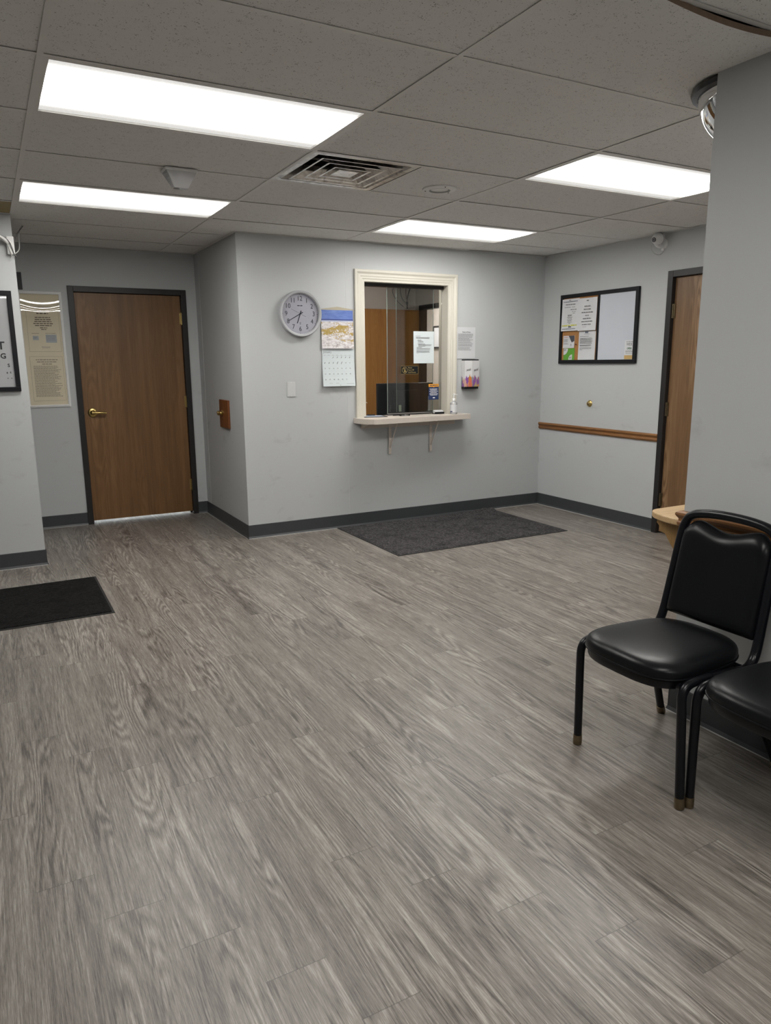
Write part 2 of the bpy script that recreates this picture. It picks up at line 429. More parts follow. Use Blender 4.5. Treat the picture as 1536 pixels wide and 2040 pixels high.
struct(MB().box(XR, XR+T_, RY1-.02, YF, 0, H+.1).box(XR, XR+T_, YP-.12, RY0+.02, 0, H+.1).box(XR, XR+T_, RY0+.02, RY1-.02, RZ1-.02, H+.1).obj('wall_right', WALL))
struct(MB().box(XP, XP+T_, -4.8, YP, 0, H+.1).obj('wall_partition', WALLP))
struct(MB().box(XP+T_, XR, YP-T_, YP, 0, H+.1).obj('wall_nook', WALLP))
struct(MB().box(-4.4, XP+T_, -4.92, -4.8, 0, H+.1).obj('wall_rear', WALL))
struct(MB().box(-4.4, -4.28, -4.8, YF-.014, 0, H+.1).obj('wall_far_left', WALL))
struct(MB().box(-3.32, -3.2, YF+.11, YB+T_, 0, H+.1).obj('wall_corridor', WALL))
# office behind the window
OX, OY = 2.95, 5.22
struct(MB().box(XL+.10, OX+.05, OY, OY+.12, 0, H+.1).obj('wall_office_back', OFFW))
struct(MB().box(OX, OX+.05, 5.12, OY, 0, 2.055).box(OX, OX+.05, YF+T_, 4.20, 0, 2.055).box(OX, OX+.05, YF+T_, OY, 2.055, H+.1).obj('wall_office_right', OFFW))
struct(MB().box(3.95, 4.07, YF+T_, 7.1, 0, H+.1).box(OX+.05, 3.95, 6.98, 7.1, 0, H+.1).box(XR+T_, 4.07, YF, YF+T_, 0, H+.1).box(OX, OX+.05, OY+.12, 6.98, 0, H+.1).obj('wall_office_corridor', OFFW))
# room behind the left door
struct(MB().box(-1.6, -1.48, YB+T_, 6.9, 0, H+.1).box(-1.6, XL+.10, 6.9, 7.0, 0, H+.1).box(XL, XL+.10, OY+.12, 6.9, 0, H+.1).box(XL, XL+.1, YB+T_, OY+.12, 0, H+.1).obj('wall_back_room', WALL))

# baseboards: cove vinyl with a toe
def baseboard(name, a, b, nrm, z=.112, mat=BASEB):
    prof = [(0, 0), (.014, 0), (.011, .006), (.0055, .016), (.0045, z-.003), (.003, z), (0, z)]
    m = MB().sweep(prof, [((*a, 0), (*nrm, 0), (0, 0, 1)), ((*b, 0), (*nrm, 0), (0, 0, 1))])
    o = struct(m.obj(name, mat))
    mc = MB().sweep([(.014, 0), (.017, 0), (.014, .003)], [((*a, 0), (*nrm, 0), (0, 0, 1)), ((*b, 0), (*nrm, 0), (0, 0, 1))])
    mc.obj('caulk_line', CAULK, o)
baseboard('baseboard_front', (XL-.006, YF), (XR, YF), (0, -1))
baseboard('baseboard_alcove', (XL, YF-.006), (XL, YB), (-1, 0))
baseboard('baseboard_back_right', (DX1, YB), (XL, YB), (0, -1))
baseboard('baseboard_back_left', (-3.2, YB), (DX0, YB), (0, -1))
baseboard('baseboard_left', (-4.28, YF-.014), (XLW+.006, YF-.014), (0, -1))
baseboard('baseboard_left_end', (XLW, YF-.02), (XLW, YF+.11), (1, 0))
baseboard('baseboard_right', (XR, YF), (XR, RY1), (-1, 0))
baseboard('baseboard_partition', (XP, -4.8), (XP, YP+.006), (-1, 0))
baseboard('baseboard_nook', (XP-.006, YP), (XR, YP), (0, 1))

# ---------------------------------------------------------------- ceiling
LIGHTS = [(-1, 1), (-1, 4), (1, 1), (1, 4), (-1, -3), (-1, -6)]
skip = {}
for i, j in LIGHTS: skip[(i, j)] = 'light'
OFF_L = (1, 6); HALL_L = (-1, 9)
def build_ceiling():
    m = MB(); rnd = random.Random(3)
    for i in range(-4, 4):
        for j in range(-8, 12):
            x0, x1, y0, y1 = i*2*G, (i+1)*2*G, j*G, (j+1)*G
            if (i, j) in skip or (i, j) == OFF_L or (i, j) == HALL_L: continue
            if (i, j) == (0, -1): continue           # the sagging tile is built below
            if (i, j) == (0, 2): x0 = .5*2*G         # diffuser half bay; speaker tile is the other half
            if (i, j) == (-2, 5): x1 = x0+G          # yellowed board fills the other half
            dz = rnd.uniform(.0015, .004)
            dz2 = rnd.uniform(0, .003)
            e = .004
            vs = [(x0+e, y0+e, H+dz+dz2), (x1-e, y0+e, H+dz), (x1-e, y1-e, H+dz), (x0+e, y1-e, H+dz+dz2*.5)]
            top = [(p[0], p[1], p[2]+.016) for p in vs]
            A = [m.b.verts.new(p) for p in vs]; B = [m.b.verts.new(p) for p in top]
            m.b.faces.new(A); m.b.faces.new(B)
            for k in range(4): m.b.faces.new((A[k], A[(k+1) % 4], B[(k+1) % 4], B[k]))
    m.box(XP-.004, 2*G-.004, YP+.004, -.004, H+.002, H+.018)
    c = struct(m.obj('ceiling', TILE))
    struct(MB().box(-4.9, 5.0, -5.0, 7.3, H+.30, H+.34).obj('trim_3', VOID))
    # T-bar grid
    g = MB(); w = .0105
    for i in range(-4, 5):
        x = i*2*G; g.box(x-w, x+w, -4.9, 7.3, H-.0012, H); g.box(x-.001, x+.001, -4.9, 7.3, H, H+.03)
    for j in range(-8, 13):
        y = j*G; g.box(-4.9, 4.9, y-w, y+w, H-.0006, H+.0004); g.box(-4.9, 4.9, y-.001, y+.001, H, H+.03)
    g.box(G-w*.4, G+w*.4, 2*G+w, 3*G-w, H-.0006, H+.0004)
    struct(g.obj('trim_4', TBAR))
    # wall angle
    a = MB(); s = .019; t = .0015; z0, z1 = H-.002, H-.0005
    a.box(XL, XR, YF-s, YF, z0, z1).box(XR-s, XR, RY0-1.2, YF-s, z0, z1).box(XL-s, XL, YF-s, YB, z0, z1).box(-3.2, XL-s, YB-s, YB, z0, z1)
    a.box(-4.28, XLW+s, YF-.014-s, YF-.014, z0, z1).box(XLW, XLW+s, YF-.014, YF+.11, z0, z1)
    a.box(XP-s, XP, -4.8, YP+s, z0, z1).box(XP, XR-s, YP, YP+s, z0, z1)
    struct(a.obj('trim_5', TBAR))
build_ceiling()

# sagging tile: near edge hangs below the grid
def sag_tile():
    m = MB(); N, M = 28, 8
    x0, x1, y0, y1 = .006, XP-.004, -G+.006, -.006
    def z(s, t):
        x = x0+(x1-x0)*s
        q = max(0., min(1., (x-.20)/.70))
        return H-.0018+.004*t-(.0233*math.sin(PI*q)+.0024*q*q*(3-2*q))*(1-t)**1.5
    P = [[(x0+(x1-x0)*i/N, y0+(y1-y0)*j/M, z(i/N, j/M)) for j in range(M+1)] for i in range(N+1)]
    V = [[m.b.verts.new(p) for p in r] for r in P]; U = [[m.b.verts.new((p[0], p[1], p[2]+.017)) for p in r] for r in P]
    for i in range(N):
        for j in range(M):
            m.b.faces.new((V[i][j], V[i+1][j], V[i+1][j+1], V[i][j+1])); m.b.faces.new((U[i][j], U[i+1][j], U[i+1][j+1], U[i][j+1]))
        f = m.b.faces.new((V[i][0], V[i+1][0], U[i+1][0], U[i][0])); f.material_index = 1
        m.b.faces.new((V[i][M], V[i+1][M], U[i+1][M], U[i][M]))
    for j in range(M):
        m.b.faces.new((V[0][j], V[0][j+1], U[0][j+1], U[0][j])); m.b.faces.new((V[N][j], V[N][j+1], U[N][j+1], U[N][j]))
    o = m.obj('ceiling_tile', [TILE, TILE_EDGE], None, smooth=False)
    tag(o, 'grey ceiling tile sagging out of its grid with a dark gap and brown edge', 'ceiling tile')
sag_tile()
o = MB().box(-2*G*1+.0-.61, -2*G*1-.012, 5*G+.02, YF-.036, H+.0005, H+.012).obj('ceiling_board', STAIN)
tag(o, 'yellow-brown board filling a gap in the ceiling against the left wall', 'board')

# ---------------------------------------------------------------- fluorescent fixtures
def troffer(label, i, j, lens=LENS, group='fluorescent ceiling lights'):
    cx, cy = (i+.5)*2*G, (j+.5)*G
    t = thing('ceiling_light', label, 'ceiling light', (cx, cy, H+.10), 0, group)
    hx, hy = G-.010, G/2-.010; zb = -.10
    m = MB()
    fw, fwd = .016, .020
    # pressed-steel door frame, sloped inwards
    m.box(-hx, hx, hy-.016, hy, zb-.001, zb+.012).box(-hx, hx, -hy, -hy+.016, zb-.001, zb+.012)
    m.box(-hx, -hx+.018, -hy+.016, hy-.016, zb-.001, zb+.012).box(hx-.018, hx, -hy+.016, hy-.016, zb-.001, zb+.012)
    m.obj('frame', TBAR, t)
    h = MB().box(-hx, hx, -hy, hy, -.012, 0).box(-hx, hx, hy-.004, hy, zb+.012, -.012).box(-hx, hx, -hy, -hy+.004, zb+.012, -.012)
    h.box(-hx, -hx+.004, -hy, hy, zb+.012, -.012).box(hx-.004, hx, -hy, hy, zb+.012, -.012)
    h.obj('housing', WHITE, t)
    MB().box(-hx+.017, hx-.017, -hy+.015, hy-.015, zb+.006, zb+.010).obj('lens', lens, t)
    return t
troffer('large fluorescent ceiling light at upper left, nearest of the four', -1, 1)
troffer('fluorescent ceiling light over the hallway to the left brown door', -1, 4)
troffer('fluorescent ceiling light at right, partly hidden by the near grey wall', 1, 1)
troffer('fluorescent ceiling light in front of the reception window, farthest on the right', 1, 4)
troffer('added unseen ceiling light nearest the wall with the two black chairs', -1, -3)  # added out of view to brighten the near floor and walls
troffer('added unseen ceiling light at the rear end of the room', -1, -6)  # second added fixture out of view, more fill from the rear
troffer('fluorescent ceiling light inside the reception office', *OFF_L, lens=LENSO)
troffer('fluorescent ceiling light in the room behind the left door', *HALL_L, lens=LENSH)

t_ = troffer('fluorescent ceiling light in the corridor beyond the office', 2, 9, lens=LENSC)
t_.location = (3.51, 5.6, H-.003); t_.rotation_euler.z = PI/2
# ---------------------------------------------------------------- doors
def door_left():
    t = thing('door_1', 'brown', 'door'); 
    for k in ('label', 'category'): del t[k]
    struct(t); t.location = (0, YB, 0)
    f = MB(); a, b, zt = DX0, DX1, DZ1; w = .048
    for (x0, x1, z0, z1) in ((a, a+w, 0, zt), (b-w, b, 0, zt), (a+w, b-w, zt-w, zt)):
        f.box(x0, x1, -.016, T_+.005, z0, z1)
    f.box(a+w-.001, a+w+.012, .065, .085, 0, zt-w).box(b-w-.012, b-w+.001, .065, .085, 0, zt-w).box(a+w, b-w, .065, .085, zt-w-.012, zt-w+.001)
    f.obj('door_frame', FRAMEM, t, bevel=.002)
    s = MB().box(a+w+.003, b-w-.003, .018, .062, .026, zt-w-.003).obj('door_leaf', DOORW, t, bevel=.0015)
    for z in (1.833, 1.077, .286):
        h = MB(); x = b-w-.001
        for k in range(5): h.cyl((x, .008, z-.05+k*.02+.0006), (x, .008, z-.05+(k+1)*.02-.0006), .0065)
        h.cyl((x, .008, z-.055), (x, .008, z+.055), .004)
        h.box(x-.016, x+.002, .011, .018, z-.05, z+.05)
        h.obj('hinge', BRASS, t, smooth=True)
    # lever handle
    hx, hz = -.672, 1.005
    h = MB().lathe([(0, 0), (.041, 0), (.041, .004), (.036, .009), (.022, .011), (.022, .020), (.017, .026), (.013, .03), (.013, .052), (0, .054)], 36, (hx, .018, hz), (0, -1, 0))
    h.obj('door_handle', BRASS, t, smooth=True)
    l = MB().tube([(hx, -.030, hz), (hx+.03, -.036, hz), (hx+.07, -.036, hz-.001), (hx+.108, -.030, hz-.004)], lambda q: .0125-.002*q, 14, smooth=2)
    l.obj('lever', BRASS, bpy.data.objects['door_handle'], smooth=True)
    MB().box(a+w-.002, a+w+.004, .016, .022, hz-.012, hz+.012).obj('strike_plate', BRASS, t)
    return t
door_left()
def door_right():
    t = thing('door_2', 'x', 'door'); del t['label'], t['category']; struct(t); t.location = (XR, 0, 0)
    f = MB(); a, b, zt, w = RY0, RY1, RZ1, .050
    for (y0, y1, z0, z1) in ((a, a+w, 0, zt), (b-w, b, 0, zt), (a+w, b-w, zt-w, zt)):
        f.box(-.018, T_+.005, y0, y1, z0, z1)
    f.box(.065, .085, a+w-.001, a+w+.012, 0, zt-w).box(.065, .085, b-w-.012, b-w+.001, 0, zt-w).box(.065, .085, a+w, b-w, zt-w-.012, zt-w+.001)
    f.obj('door_frame', FRAMEM, t, bevel=.002)
    MB().box(.016, .060, a+w+.003, b-w-.003, .012, zt-w-.003).obj('door_leaf', DOORR, t, bevel=.0015)
    for z in (1.805, 1.033, .285):
        h = MB(); y = b-w-.001
        for k in range(5): h.cyl((.004, y, z-.055+k*.022+.001), (.004, y, z-.055+(k+1)*.022-.001), .0075)
        h.box(.006, .014, y-.018, y+.002, z-.055, z+.055)
        h.obj('hinge', ABRASS, t, smooth=True)
door_right()

# ---------------------------------------------------------------- reception window
def casing():
    t = thing('window_1', 'x', 'window'); del t['label'], t['category']; struct(t)
    # profiled casing, mitred at the top corners
    prof = [(0, 0), (.008, 0), (.012, .010), (.012, .022), (.015, .028), (.015, .044), (.019, .052), (.024, .060), (.024, .076), (.020, .080), (0, .080)]
    a, b, zt = WX0-.004, WX1+.004, WZ1+.004; zb = .955
    s2 = lambda p, o: (p, (0, -1, 0), o)
    m = MB().sweep(prof, [s2((a, YF, zb), (-1, 0, 0)), s2((a, YF, zt), (-1, 0, 1)), s2((b, YF, zt), (1, 0, 1)), s2((b, YF, zb), (1, 0, 0))])
    m.obj('window_casing', CREAM, t)
    # jamb lining
    j = MB().box(WX0-.008, WX0+.012, YF-.008, YF+T_+.02, .955, WZ1+.008).box(WX1-.012, WX1+.008, YF-.008, YF+T_+.02, .955, WZ1+.008).box(WX0+.012, WX1-.012, YF-.008, YF+T_+.02, WZ1-.012, WZ1+.008)
    j.obj('window_jamb', CREAM, t)
    gy = YF+.080
    k = MB()
    k.box(WX0+.012, WX1-.012, gy-.018, gy+.030, WZ1-.040, WZ1-.012)
    k.obj('top_track', FRAMEM, t)
    kb = MB().box(WX0+.27, WX1-.012, gy-.014, gy+.026, .958, .966).box(WX0+.27, WX1-.012, gy+.004, gy+.008, .966, .982)
    kb.obj('bottom_track', FRAMEM, t)
    for name, x0, x1, y, hx in (('sliding_pane', 1.664, 2.140, gy, 1.668), ('sliding_pane', 1.766, WX1-.013, gy+.014, 1.785)):
        p = MB().box(x0, x1, y, y+.005, .968, WZ1-.036).obj(name, GLASS, t)
        MB().box(x0-.0025, x0+.0005, y-.0005, y+.0055, .968, WZ1-.036).obj('pane_edge', GEDGE, p)
        if x1 < 2.2: MB().box(x1, x1+.002, y-.0002, y+.0052, .968, WZ1-.036).obj('pane_edge', GEDGE, p)
        if hx < 1.7:
            MB().box(hx, hx+.026, y-.004, y, .985, 1.052).box(hx+.006, hx+.020, y-.006, y-.004, .99, 1.047).obj('finger_pull', CLEARP, p, bevel=.001)
        else:
            MB().box(hx, hx+.026, y-.006, y, .985, 1.045, .003).obj('finger_pull', plain('pale_green_pull', (.50, .58, .46), .4), p)
    MB().box(1.664, WX1-.013, gy-.006, gy-.001, .966, .974).obj('bottom_rail', plain('satin_rail', (.35, .34, .33), .35, .6), t)
    # small bent hook on left jamb
    MB().tube([(WX0+.008, YF+.05, 1.07), (WX0+.03, YF+.05, 1.078), (WX0+.05, YF+.05, 1.082), (WX0+.054, YF+.05, 1.074)], .0022, 8, smooth=1).obj('hook', CREAM, t, smooth=True)
    return t
casing()
def shelf():
    t = thing('counter_shelf', 'cream counter shelf under the reception window on two metal brackets', 'shelf', (1.9, YF, .955))
    X0, X1 = 1.282-1.9, 2.413-1.9
    poly = [(X0, 0), (X0, -.075)]
    for k in range(1, 13):
        a = PI/2*k/12; poly.append((X0+.115*(1-math.cos(a)), -.075-.183*math.sin(a)))
    poly += [(1.64-1.9, -.232), (2.06-1.9, -.193), (X1-.02, -.155), (X1-.004, -.148), (X1, -.130), (X1, 0)]
    # the shelf top runs on through the opening as the sill
    w0, w1 = WX0-1.9+.013, WX1-1.9-.013
    poly += [(w1, 0), (w1, T_+.03), (w0, T_+.03), (w0, 0)]
    MB().prism(poly, -.045, 0, 'z').obj('shelf_top', CREAMD, t, bevel=.0012)
    MB().box(1.352-1.9, 2.322-1.9, -.020, 0, -.095, -.0455).obj('wall_cleat', CREAMD, t, bevel=.001)
    MB().prism([(-.150, -.0455), (-.150, -.052), (-.02, -.093), (-.02, -.0455)], 1.350-1.9, 1.356-1.9, 'x').obj('end_gusset', CREAMD, t)
    for x in (1.630-1.9, 2.056-1.9):
        m = MB().box(x-.014, x+.014, -.024, -.0205, -.335, -.046).box(x-.014, x+.014, -.175, -.0205, -.050, -.046)
        m.box(x-.010, x+.010, -.0265, -.0239, -.33, -.30)
        b = m.obj('bracket', CREAMD, t, bevel=.001)
        MB().tube([(x+.001, -.150, -.050), (x, -.028, -.275)], .0055, 10).obj('brace', CREAMD, b, smooth=True)
        for z in (-.318, -.20, -.12): MB().cyl((x, -.0242, z), (x, -.0275, z), .0045, .003, 12).obj('screw', WHITE, b, smooth=True)
shelf()

# ---------------------------------------------------------------- office interior
t = thing('office_door', 'orange-brown wooden door standing open inside the reception office', 'door', (2.935, 5.14, 0))
MB().box(-.91, 0, -.022, .022, .012, 2.005).obj('door_leaf', DOORO, t, bevel=.0015)
for z in (.28, 1.05, 1.80): MB().cyl((.006, -.024, z-.05), (.006, -.024, z+.05), .007).obj('hinge', ABRASS, t, smooth=True)
t = thing('door_3', 'x', 'door'); del t['label'], t['category']; struct(t)
f = MB().box(OX-.016, OX+.064, 5.072, 5.120, 0, 2.055).box(OX-.016, OX+.064, 4.20, 4.248, 0, 2.055).box(OX-.016, OX+.064, 4.20, 5.12, 2.008, 2.058)
f.obj('door_frame', FRAMEM, t)
t = thing('monitor', 'black computer monitor seen from behind the reception window glass', 'monitor', (2.10, 4.0, .76))
MB().box(-.305, .315, -.012, .022, .095, .468, .006).obj('casing', SCREEN, t)
MB().box(-.29, .30, .022, .024, .11, .455).obj('screen', BLACKP, t)
MB().box(-.14, .15, -.032, -.012, .16, .40, .006).obj('rear_housing', SCREEN, t)
MB().box(-.025, .035, -.03, -.008, 0, .22, .004).obj('stand_neck', BLACKP, t)
MB().box(-.12, .13, -.11, .11, 0, .012, .004).obj('stand_base', BLACKP, t)
t = thing('office_desk', 'dark desk inside the office, below the reception window glass', 'desk', (1.9, 4.0, 0))
MB().box(-.95, .95, -.36, .42, .725, .76, .003).obj('desktop', FRAMEM, t)
for sx in (-.93, .90): MB().box(sx, sx+.03, -.33, .40, 0, .725).obj('side_panel', FRAMEM, t)
MB().box(-.9, .9, -.30, -.28, .2, .725).obj('modesty_panel', FRAMEM, t)
t = thing('leaflet_holder', 'pale leaflet box behind the glass under the blue and orange sign', 'leaflet box', (2.292, 3.78, .761))
MB().box(-.05, .05, -.02, .02, 0, .345, .003).obj('box', PAPER, t)
MB().box(-.045, .045, -.022, -.0205, .02, .33).obj('front_label', CREAMP, t)
t = thing('wall_picture', 'dark framed picture on the corridor wall seen through the office doorway', 'picture', (3.95, 6.2, 1.62), -PI/2)
MB().box(-.19, .17, -.014, -.004, 0, .27).obj('mat_board', PAPER, t)
MB().box(-.20, -.18, -.022, 0, -.01, .285).box(.16, .18, -.022, 0, -.01, .285).box(-.2, .18, -.022, 0, -.01, .008).box(-.2, .18, -.022, 0, .267, .285).obj('frame', BLACKF, t)
t = thing('wiring', 'loose dark cables hanging from the ceiling above the orange office door', 'cables', (2.80, 5.15, 2.02))
MB().tube([(0, 0, 0), (-.005, 0, .10), (.03, .01, .20), (.12, .02, .36), (.13, .02, .385)], .006, 8, smooth=2).obj('black_cable', BLACKP, t, smooth=True)
MB().tube([(0, 0, .06), (-.02, 0, .17), (-.005, .01, .27), (.02, .01, .33), (.0, .01, .385)], .005, 8, smooth=2).obj('red_cable', plain('dark_red_cable', (.12, .03, .03), .5), t, smooth=True)
MB().tube([(0, 0, .05), (-.07, 0, .10), (-.10, 0, .22), (-.03, 0, .30), (-.02, .01, .385)], .004, 8, smooth=2).obj('grey_cable', CABLEG, t, smooth=True)
MB().tube([(-.05, 0, .02), (-.16, 0, .10), (-.20, 0, .20), (-.13, 0, .28), (-.14, .01, .385)], .004, 8, smooth=2).obj('grey_cable', CABLEG, t, smooth=True)
MB().cyl((-.006, -.006, .045), (-.004, -.006, .075), .013).obj('cable_tie', BLACKP, t)

# ---------------------------------------------------------------- things on the glass
def lines(x0, x1, zs, h, ragged=.3, seed=1, center=False, w=None):
    r = random.Random(seed); out = []
    for z in zs:
        L = (x1-x0)*(1-r.uniform(0, ragged)); a = x0 if not center else (x0+x1-L)/2
        out.append((a, a+L, z, h))
    return out
gy = YF+.080
t = thing('notice', 'cool white printed notice taped to the sliding reception glass', 'notice', (1.931, gy-.002, 1.414))
sheet(MB(), 0, .216, 0, .282, -.0006, .003).obj('paper', PAPERB, t)
print_lines([(.02, .07, .24, .003)]+lines(.025, .19, [.228, .222], .0035, .15, 2)+[(.04, .08, .205, .0045), (.045, .10, .195, .003), (.045, .105, .186, .003), (.04, .12, .172, .004), (.05, .19, .165, .003), (.05, .185, .158, .003), (.05, .12, .151, .003), (.03, .09, .141, .003)]+lines(.03, .195, [.131, .124, .112, .105, .098], .003, .2, 5)+[(.03, .055, .09, .003)], INKG, t, -.0042)
t = thing('plaque', 'small black and gold cell phone sign on the glass, below the white notice', 'sign', (1.797, gy-.0005, 1.319))
MB().box(0, .184, -.004, 0, 0, .072, .001).obj('plate', BLACKP, t)
b = MB(); w = .0016
b.box(.001, .183, -.0046, -.0038, .070, .0716).box(.001, .183, -.0046, -.0038, .0004, .002).box(.001, .0026, -.0046, -.0038, 0, .0716).box(.1814, .183, -.0046, -.0038, 0, .0716)
b.obj('border', GOLD, t)
m = MB(); cx, cz = .042, .036
ring = []
for k in range(33):
    a = 2*PI*k/32; ring.append((cx+.026*math.cos(a), -.0048, cz+.026*math.sin(a)))
m.tube(ring, .0018, 6, cap=False)
m.tube([(cx-.018, -.0048, cz+.018), (cx+.018, -.0048, cz-.018)], .0018, 6)
m.box(cx-.008, cx+.008, -.0052, -.0044, cz-.017, cz+.015).obj('no_phone_symbol', GOLD, t)
MB().box(cx-.0055, cx+.0055, -.0056, -.0050, cz-.004, cz+.011).obj('phone_screen', BLACKP, bpy.data.objects['no_phone_symbol'])
for s_, z_ in (('Please', .056), ('Turn Off', .036), ('Cell Phones', .016)):
    text(s_, .0185, GOLD, t, (.076, -.0046, z_), align='LEFT', sx=.92)
t = thing('sign', 'navy blue sign with an orange header stuck low on the glass', 'sign', (2.094, gy-.0005, 1.083))
MB().box(0, .108, -.001, 0, 0, .118).obj('card', NAVY, t)
MB().prism([(0, .118), (.110, .118), (.110, .143), (0, .143)], -.0014, 0).prism([(.046, .118), (.064, .118), (.055, .111)], -.0013, -.0009).obj('header', ORANGE, t)
print_lines([(.012, .098, .1305, .007)], NAVY, t, -.0018, 'header_print')
print_lines([(.012, .095, .098, .0045), (.018, .09, .087, .0045), (.008, .10, .076, .0045), (.02, .088, .065, .0045), (.010, .10, .053, .0055), (.018, .092, .042, .0045), (.045, .068, .018, .009)], WHINK, t, -.0016, 'body_print')

# ---------------------------------------------------------------- things on the shelf
def bottle():
    t = thing('pump_bottle', 'clear hand sanitizer pump bottle at the right end of the reception shelf', 'sanitizer bottle', (2.262, 3.385, .9555))
    prof = [(0, .001), (.030, .001), (.034, .006), (.034, .092), (.031, .104), (.020, .114), (.013, .117), (.013, .124)]
    MB().lathe(prof, 28).obj('bottle', m_frost('bottle_plastic', (.92, .93, .94), (.75, .76, .78), .42, 1.2), t, smooth=True)
    MB().lathe([(0, .003), (.030, .003), (.0315, .008), (.0315, .070), (0, .070)], 24).obj('gel', m_glass('clear_gel', (.90, .91, .93), rough=.1), t, smooth=True)
    MB().lathe([(.0345, .018), (.0347, .020), (.0347, .084), (.0345, .086)], 28, a0=PI*.95, a1=PI*1.75).obj('label', PAPER, t, smooth=True)
    MB().lathe([(.0352, .019), (.0352, .028)], 14, a0=PI*1.00, a1=PI*1.22).obj('label_band', INKBL, t)
    MB().lathe([(0, .118), (.0155, .118), (.0155, .135), (.012, .139), (.006, .141), (.006, .174), (0, .174)], 20).obj('pump_collar', WHITE, t, smooth=True)
    MB().tube([(-.008, 0, .176), (.006, 0, .177), (.032, -.002, .176), (.040, -.002, .170)], lambda q: .006-.003*q, 10, smooth=1).obj('pump_spout', WHITE, t, smooth=True)
bottle()
t = thing('clipboard', 'black clipboard with paper lying on the left end of the reception shelf', 'clipboard', (1.475, 3.49, .956), math.radians(-14))
MB().box(-.085, .125, -.06, .075, 0, .005, .001).obj('board', BLACKP, t)
MB().box(-.08, .095, -.055, .07, .005, .0065).obj('paper', plain('blue_grey_form', (.30, .34, .42), .5), t)
MB().box(-.03, .04, .055, .08, .0065, .016, .003).obj('clip', BLACKP, t)
t = thing('pen', 'black pen lying on the shelf in front of the clear sliding panes', 'pen', (1.755, 3.50, .960), math.radians(8))
MB().cyl((-.07, 0, 0), (.06, 0, 0), .0042).obj('barrel', BLACKP, t, smooth=True)
MB().cyl((.06, 0, 0), (.072, 0, 0), .004, .001).obj('tip', WHITE, t, smooth=True)
t = thing('clear_tray', 'small clear plastic tray on the shelf beside the black pen', 'tray', (1.77, 3.435, .9555))
MB().box(-.045, .045, -.022, .022, 0, .002).box(-.045, .045, -.022, -.020, 0, .012).box(-.045, .045, .020, .022, 0, .012).box(-.045, -.043, -.022, .022, 0, .012).box(.043, .045, -.022, .022, 0, .012).obj('tray', CLEARP, t)
t = thing('card_holder', 'black holder with a stack of white cards on the shelf by the right jamb', 'card holder', (2.165, 3.49, .9555))
MB().box(-.050, .050, -.022, .028, 0, .006).prism([(-.022, 0), (-.016, 0), (-.016, .018), (-.022, .014)], -.05, .05, 'x').obj('holder', BLACKP, t)
MB().prism([(-.014, .007), (.020, .007), (.022, .034), (-.010, .028)], -.045, .045, 'x').obj('cards', PAPER, t)

# ---------------------------------------------------------------- wall clock
def clock():
    t = thing('wall_clock', 'round silver wall clock showing twenty to seven, beside the calendar', 'clock', (.806, YF, 1.813))
    R = .182
    MB().lathe([(0, 0), (R-.010, 0), (R-.004, .008), (R, .022), (R-.001, .044), (R-.006, .050), (R-.018, .048), (R-.025, .040), (R-.026, .020), (0, .020)], 72, axis=(0, -1, 0)).obj('case', CLOCKF, t, smooth=True)
    MB().lathe([(0, .0205), (R-.0255, .0205), (R-.0255, .0215), (0, .0215)], 64, axis=(0, -1, 0)).obj('dial', CLOCKD, t)
    y = -.0221
    for k in range(1, 13):
        a = math.radians(90-30*k); r = .119
        text(str(k), .052, NUMER, t, (r*math.cos(a), y, r*math.sin(a)), name='numeral', sx=.92, bold=0)
    m = MB()
    for k in range(60):
        a = math.radians(6*k); L = .010 if k % 5 == 0 else .005; w = .0013 if k % 5 == 0 else .0007
        c, s = math.cos(a), math.sin(a); r1 = .156; r0 = r1-L
        m.quad([(c*r0-s*w, y, s*r0+c*w), (c*r0+s*w, y, s*r0-c*w), (c*r1+s*w, y, s*r1-c*w), (c*r1-s*w, y, s*r1+c*w)])
    m.obj('minute_marks', NUMER, t)
    def hand(name, deg, L, tail, w0, w1, yy, mat=NUMER):
        a = math.radians(90-deg); m = MB(); c, s = math.cos(a), math.sin(a)
        def P(l, w): return (c*l-s*w, s*l+c*w)
        poly = [P(-tail, w0), P(-tail, -w0), P(L, -w1), P(L, w1)]
        m.prism(poly, yy, yy-.001).obj(name, mat, t)
    hand('minute_hand', 241, .118, .026, .0036, .0024, -.027)
    hand('hour_hand', 200, .080, .026, .0042, .0034, -.0255)
    hand('second_hand', 295, .085, .052, .0008, .0006, -.029)
    MB().cyl((0, -.022, 0), (0, -.030, 0), .006).obj('hub', NUMER, t, smooth=True)
    print_lines([(-.022, .024, .064, .006)], NUMER, t, y, 'small_print')
    print_lines([(-.007, .006, -.072, .003), (-.004, .004, -.066, .002), (-.006, .007, -.080, .003)], NUMER, t, y, 'small_emblem')
    MB().lathe([(0, .0385), (R-.0245, .0385), (R-.0245, .0390), (0, .0390)], 64, axis=(0, -1, 0)).obj('glass', m_glass('clock_crystal', (.98, .98, .98), refl=.45), t)
clock()

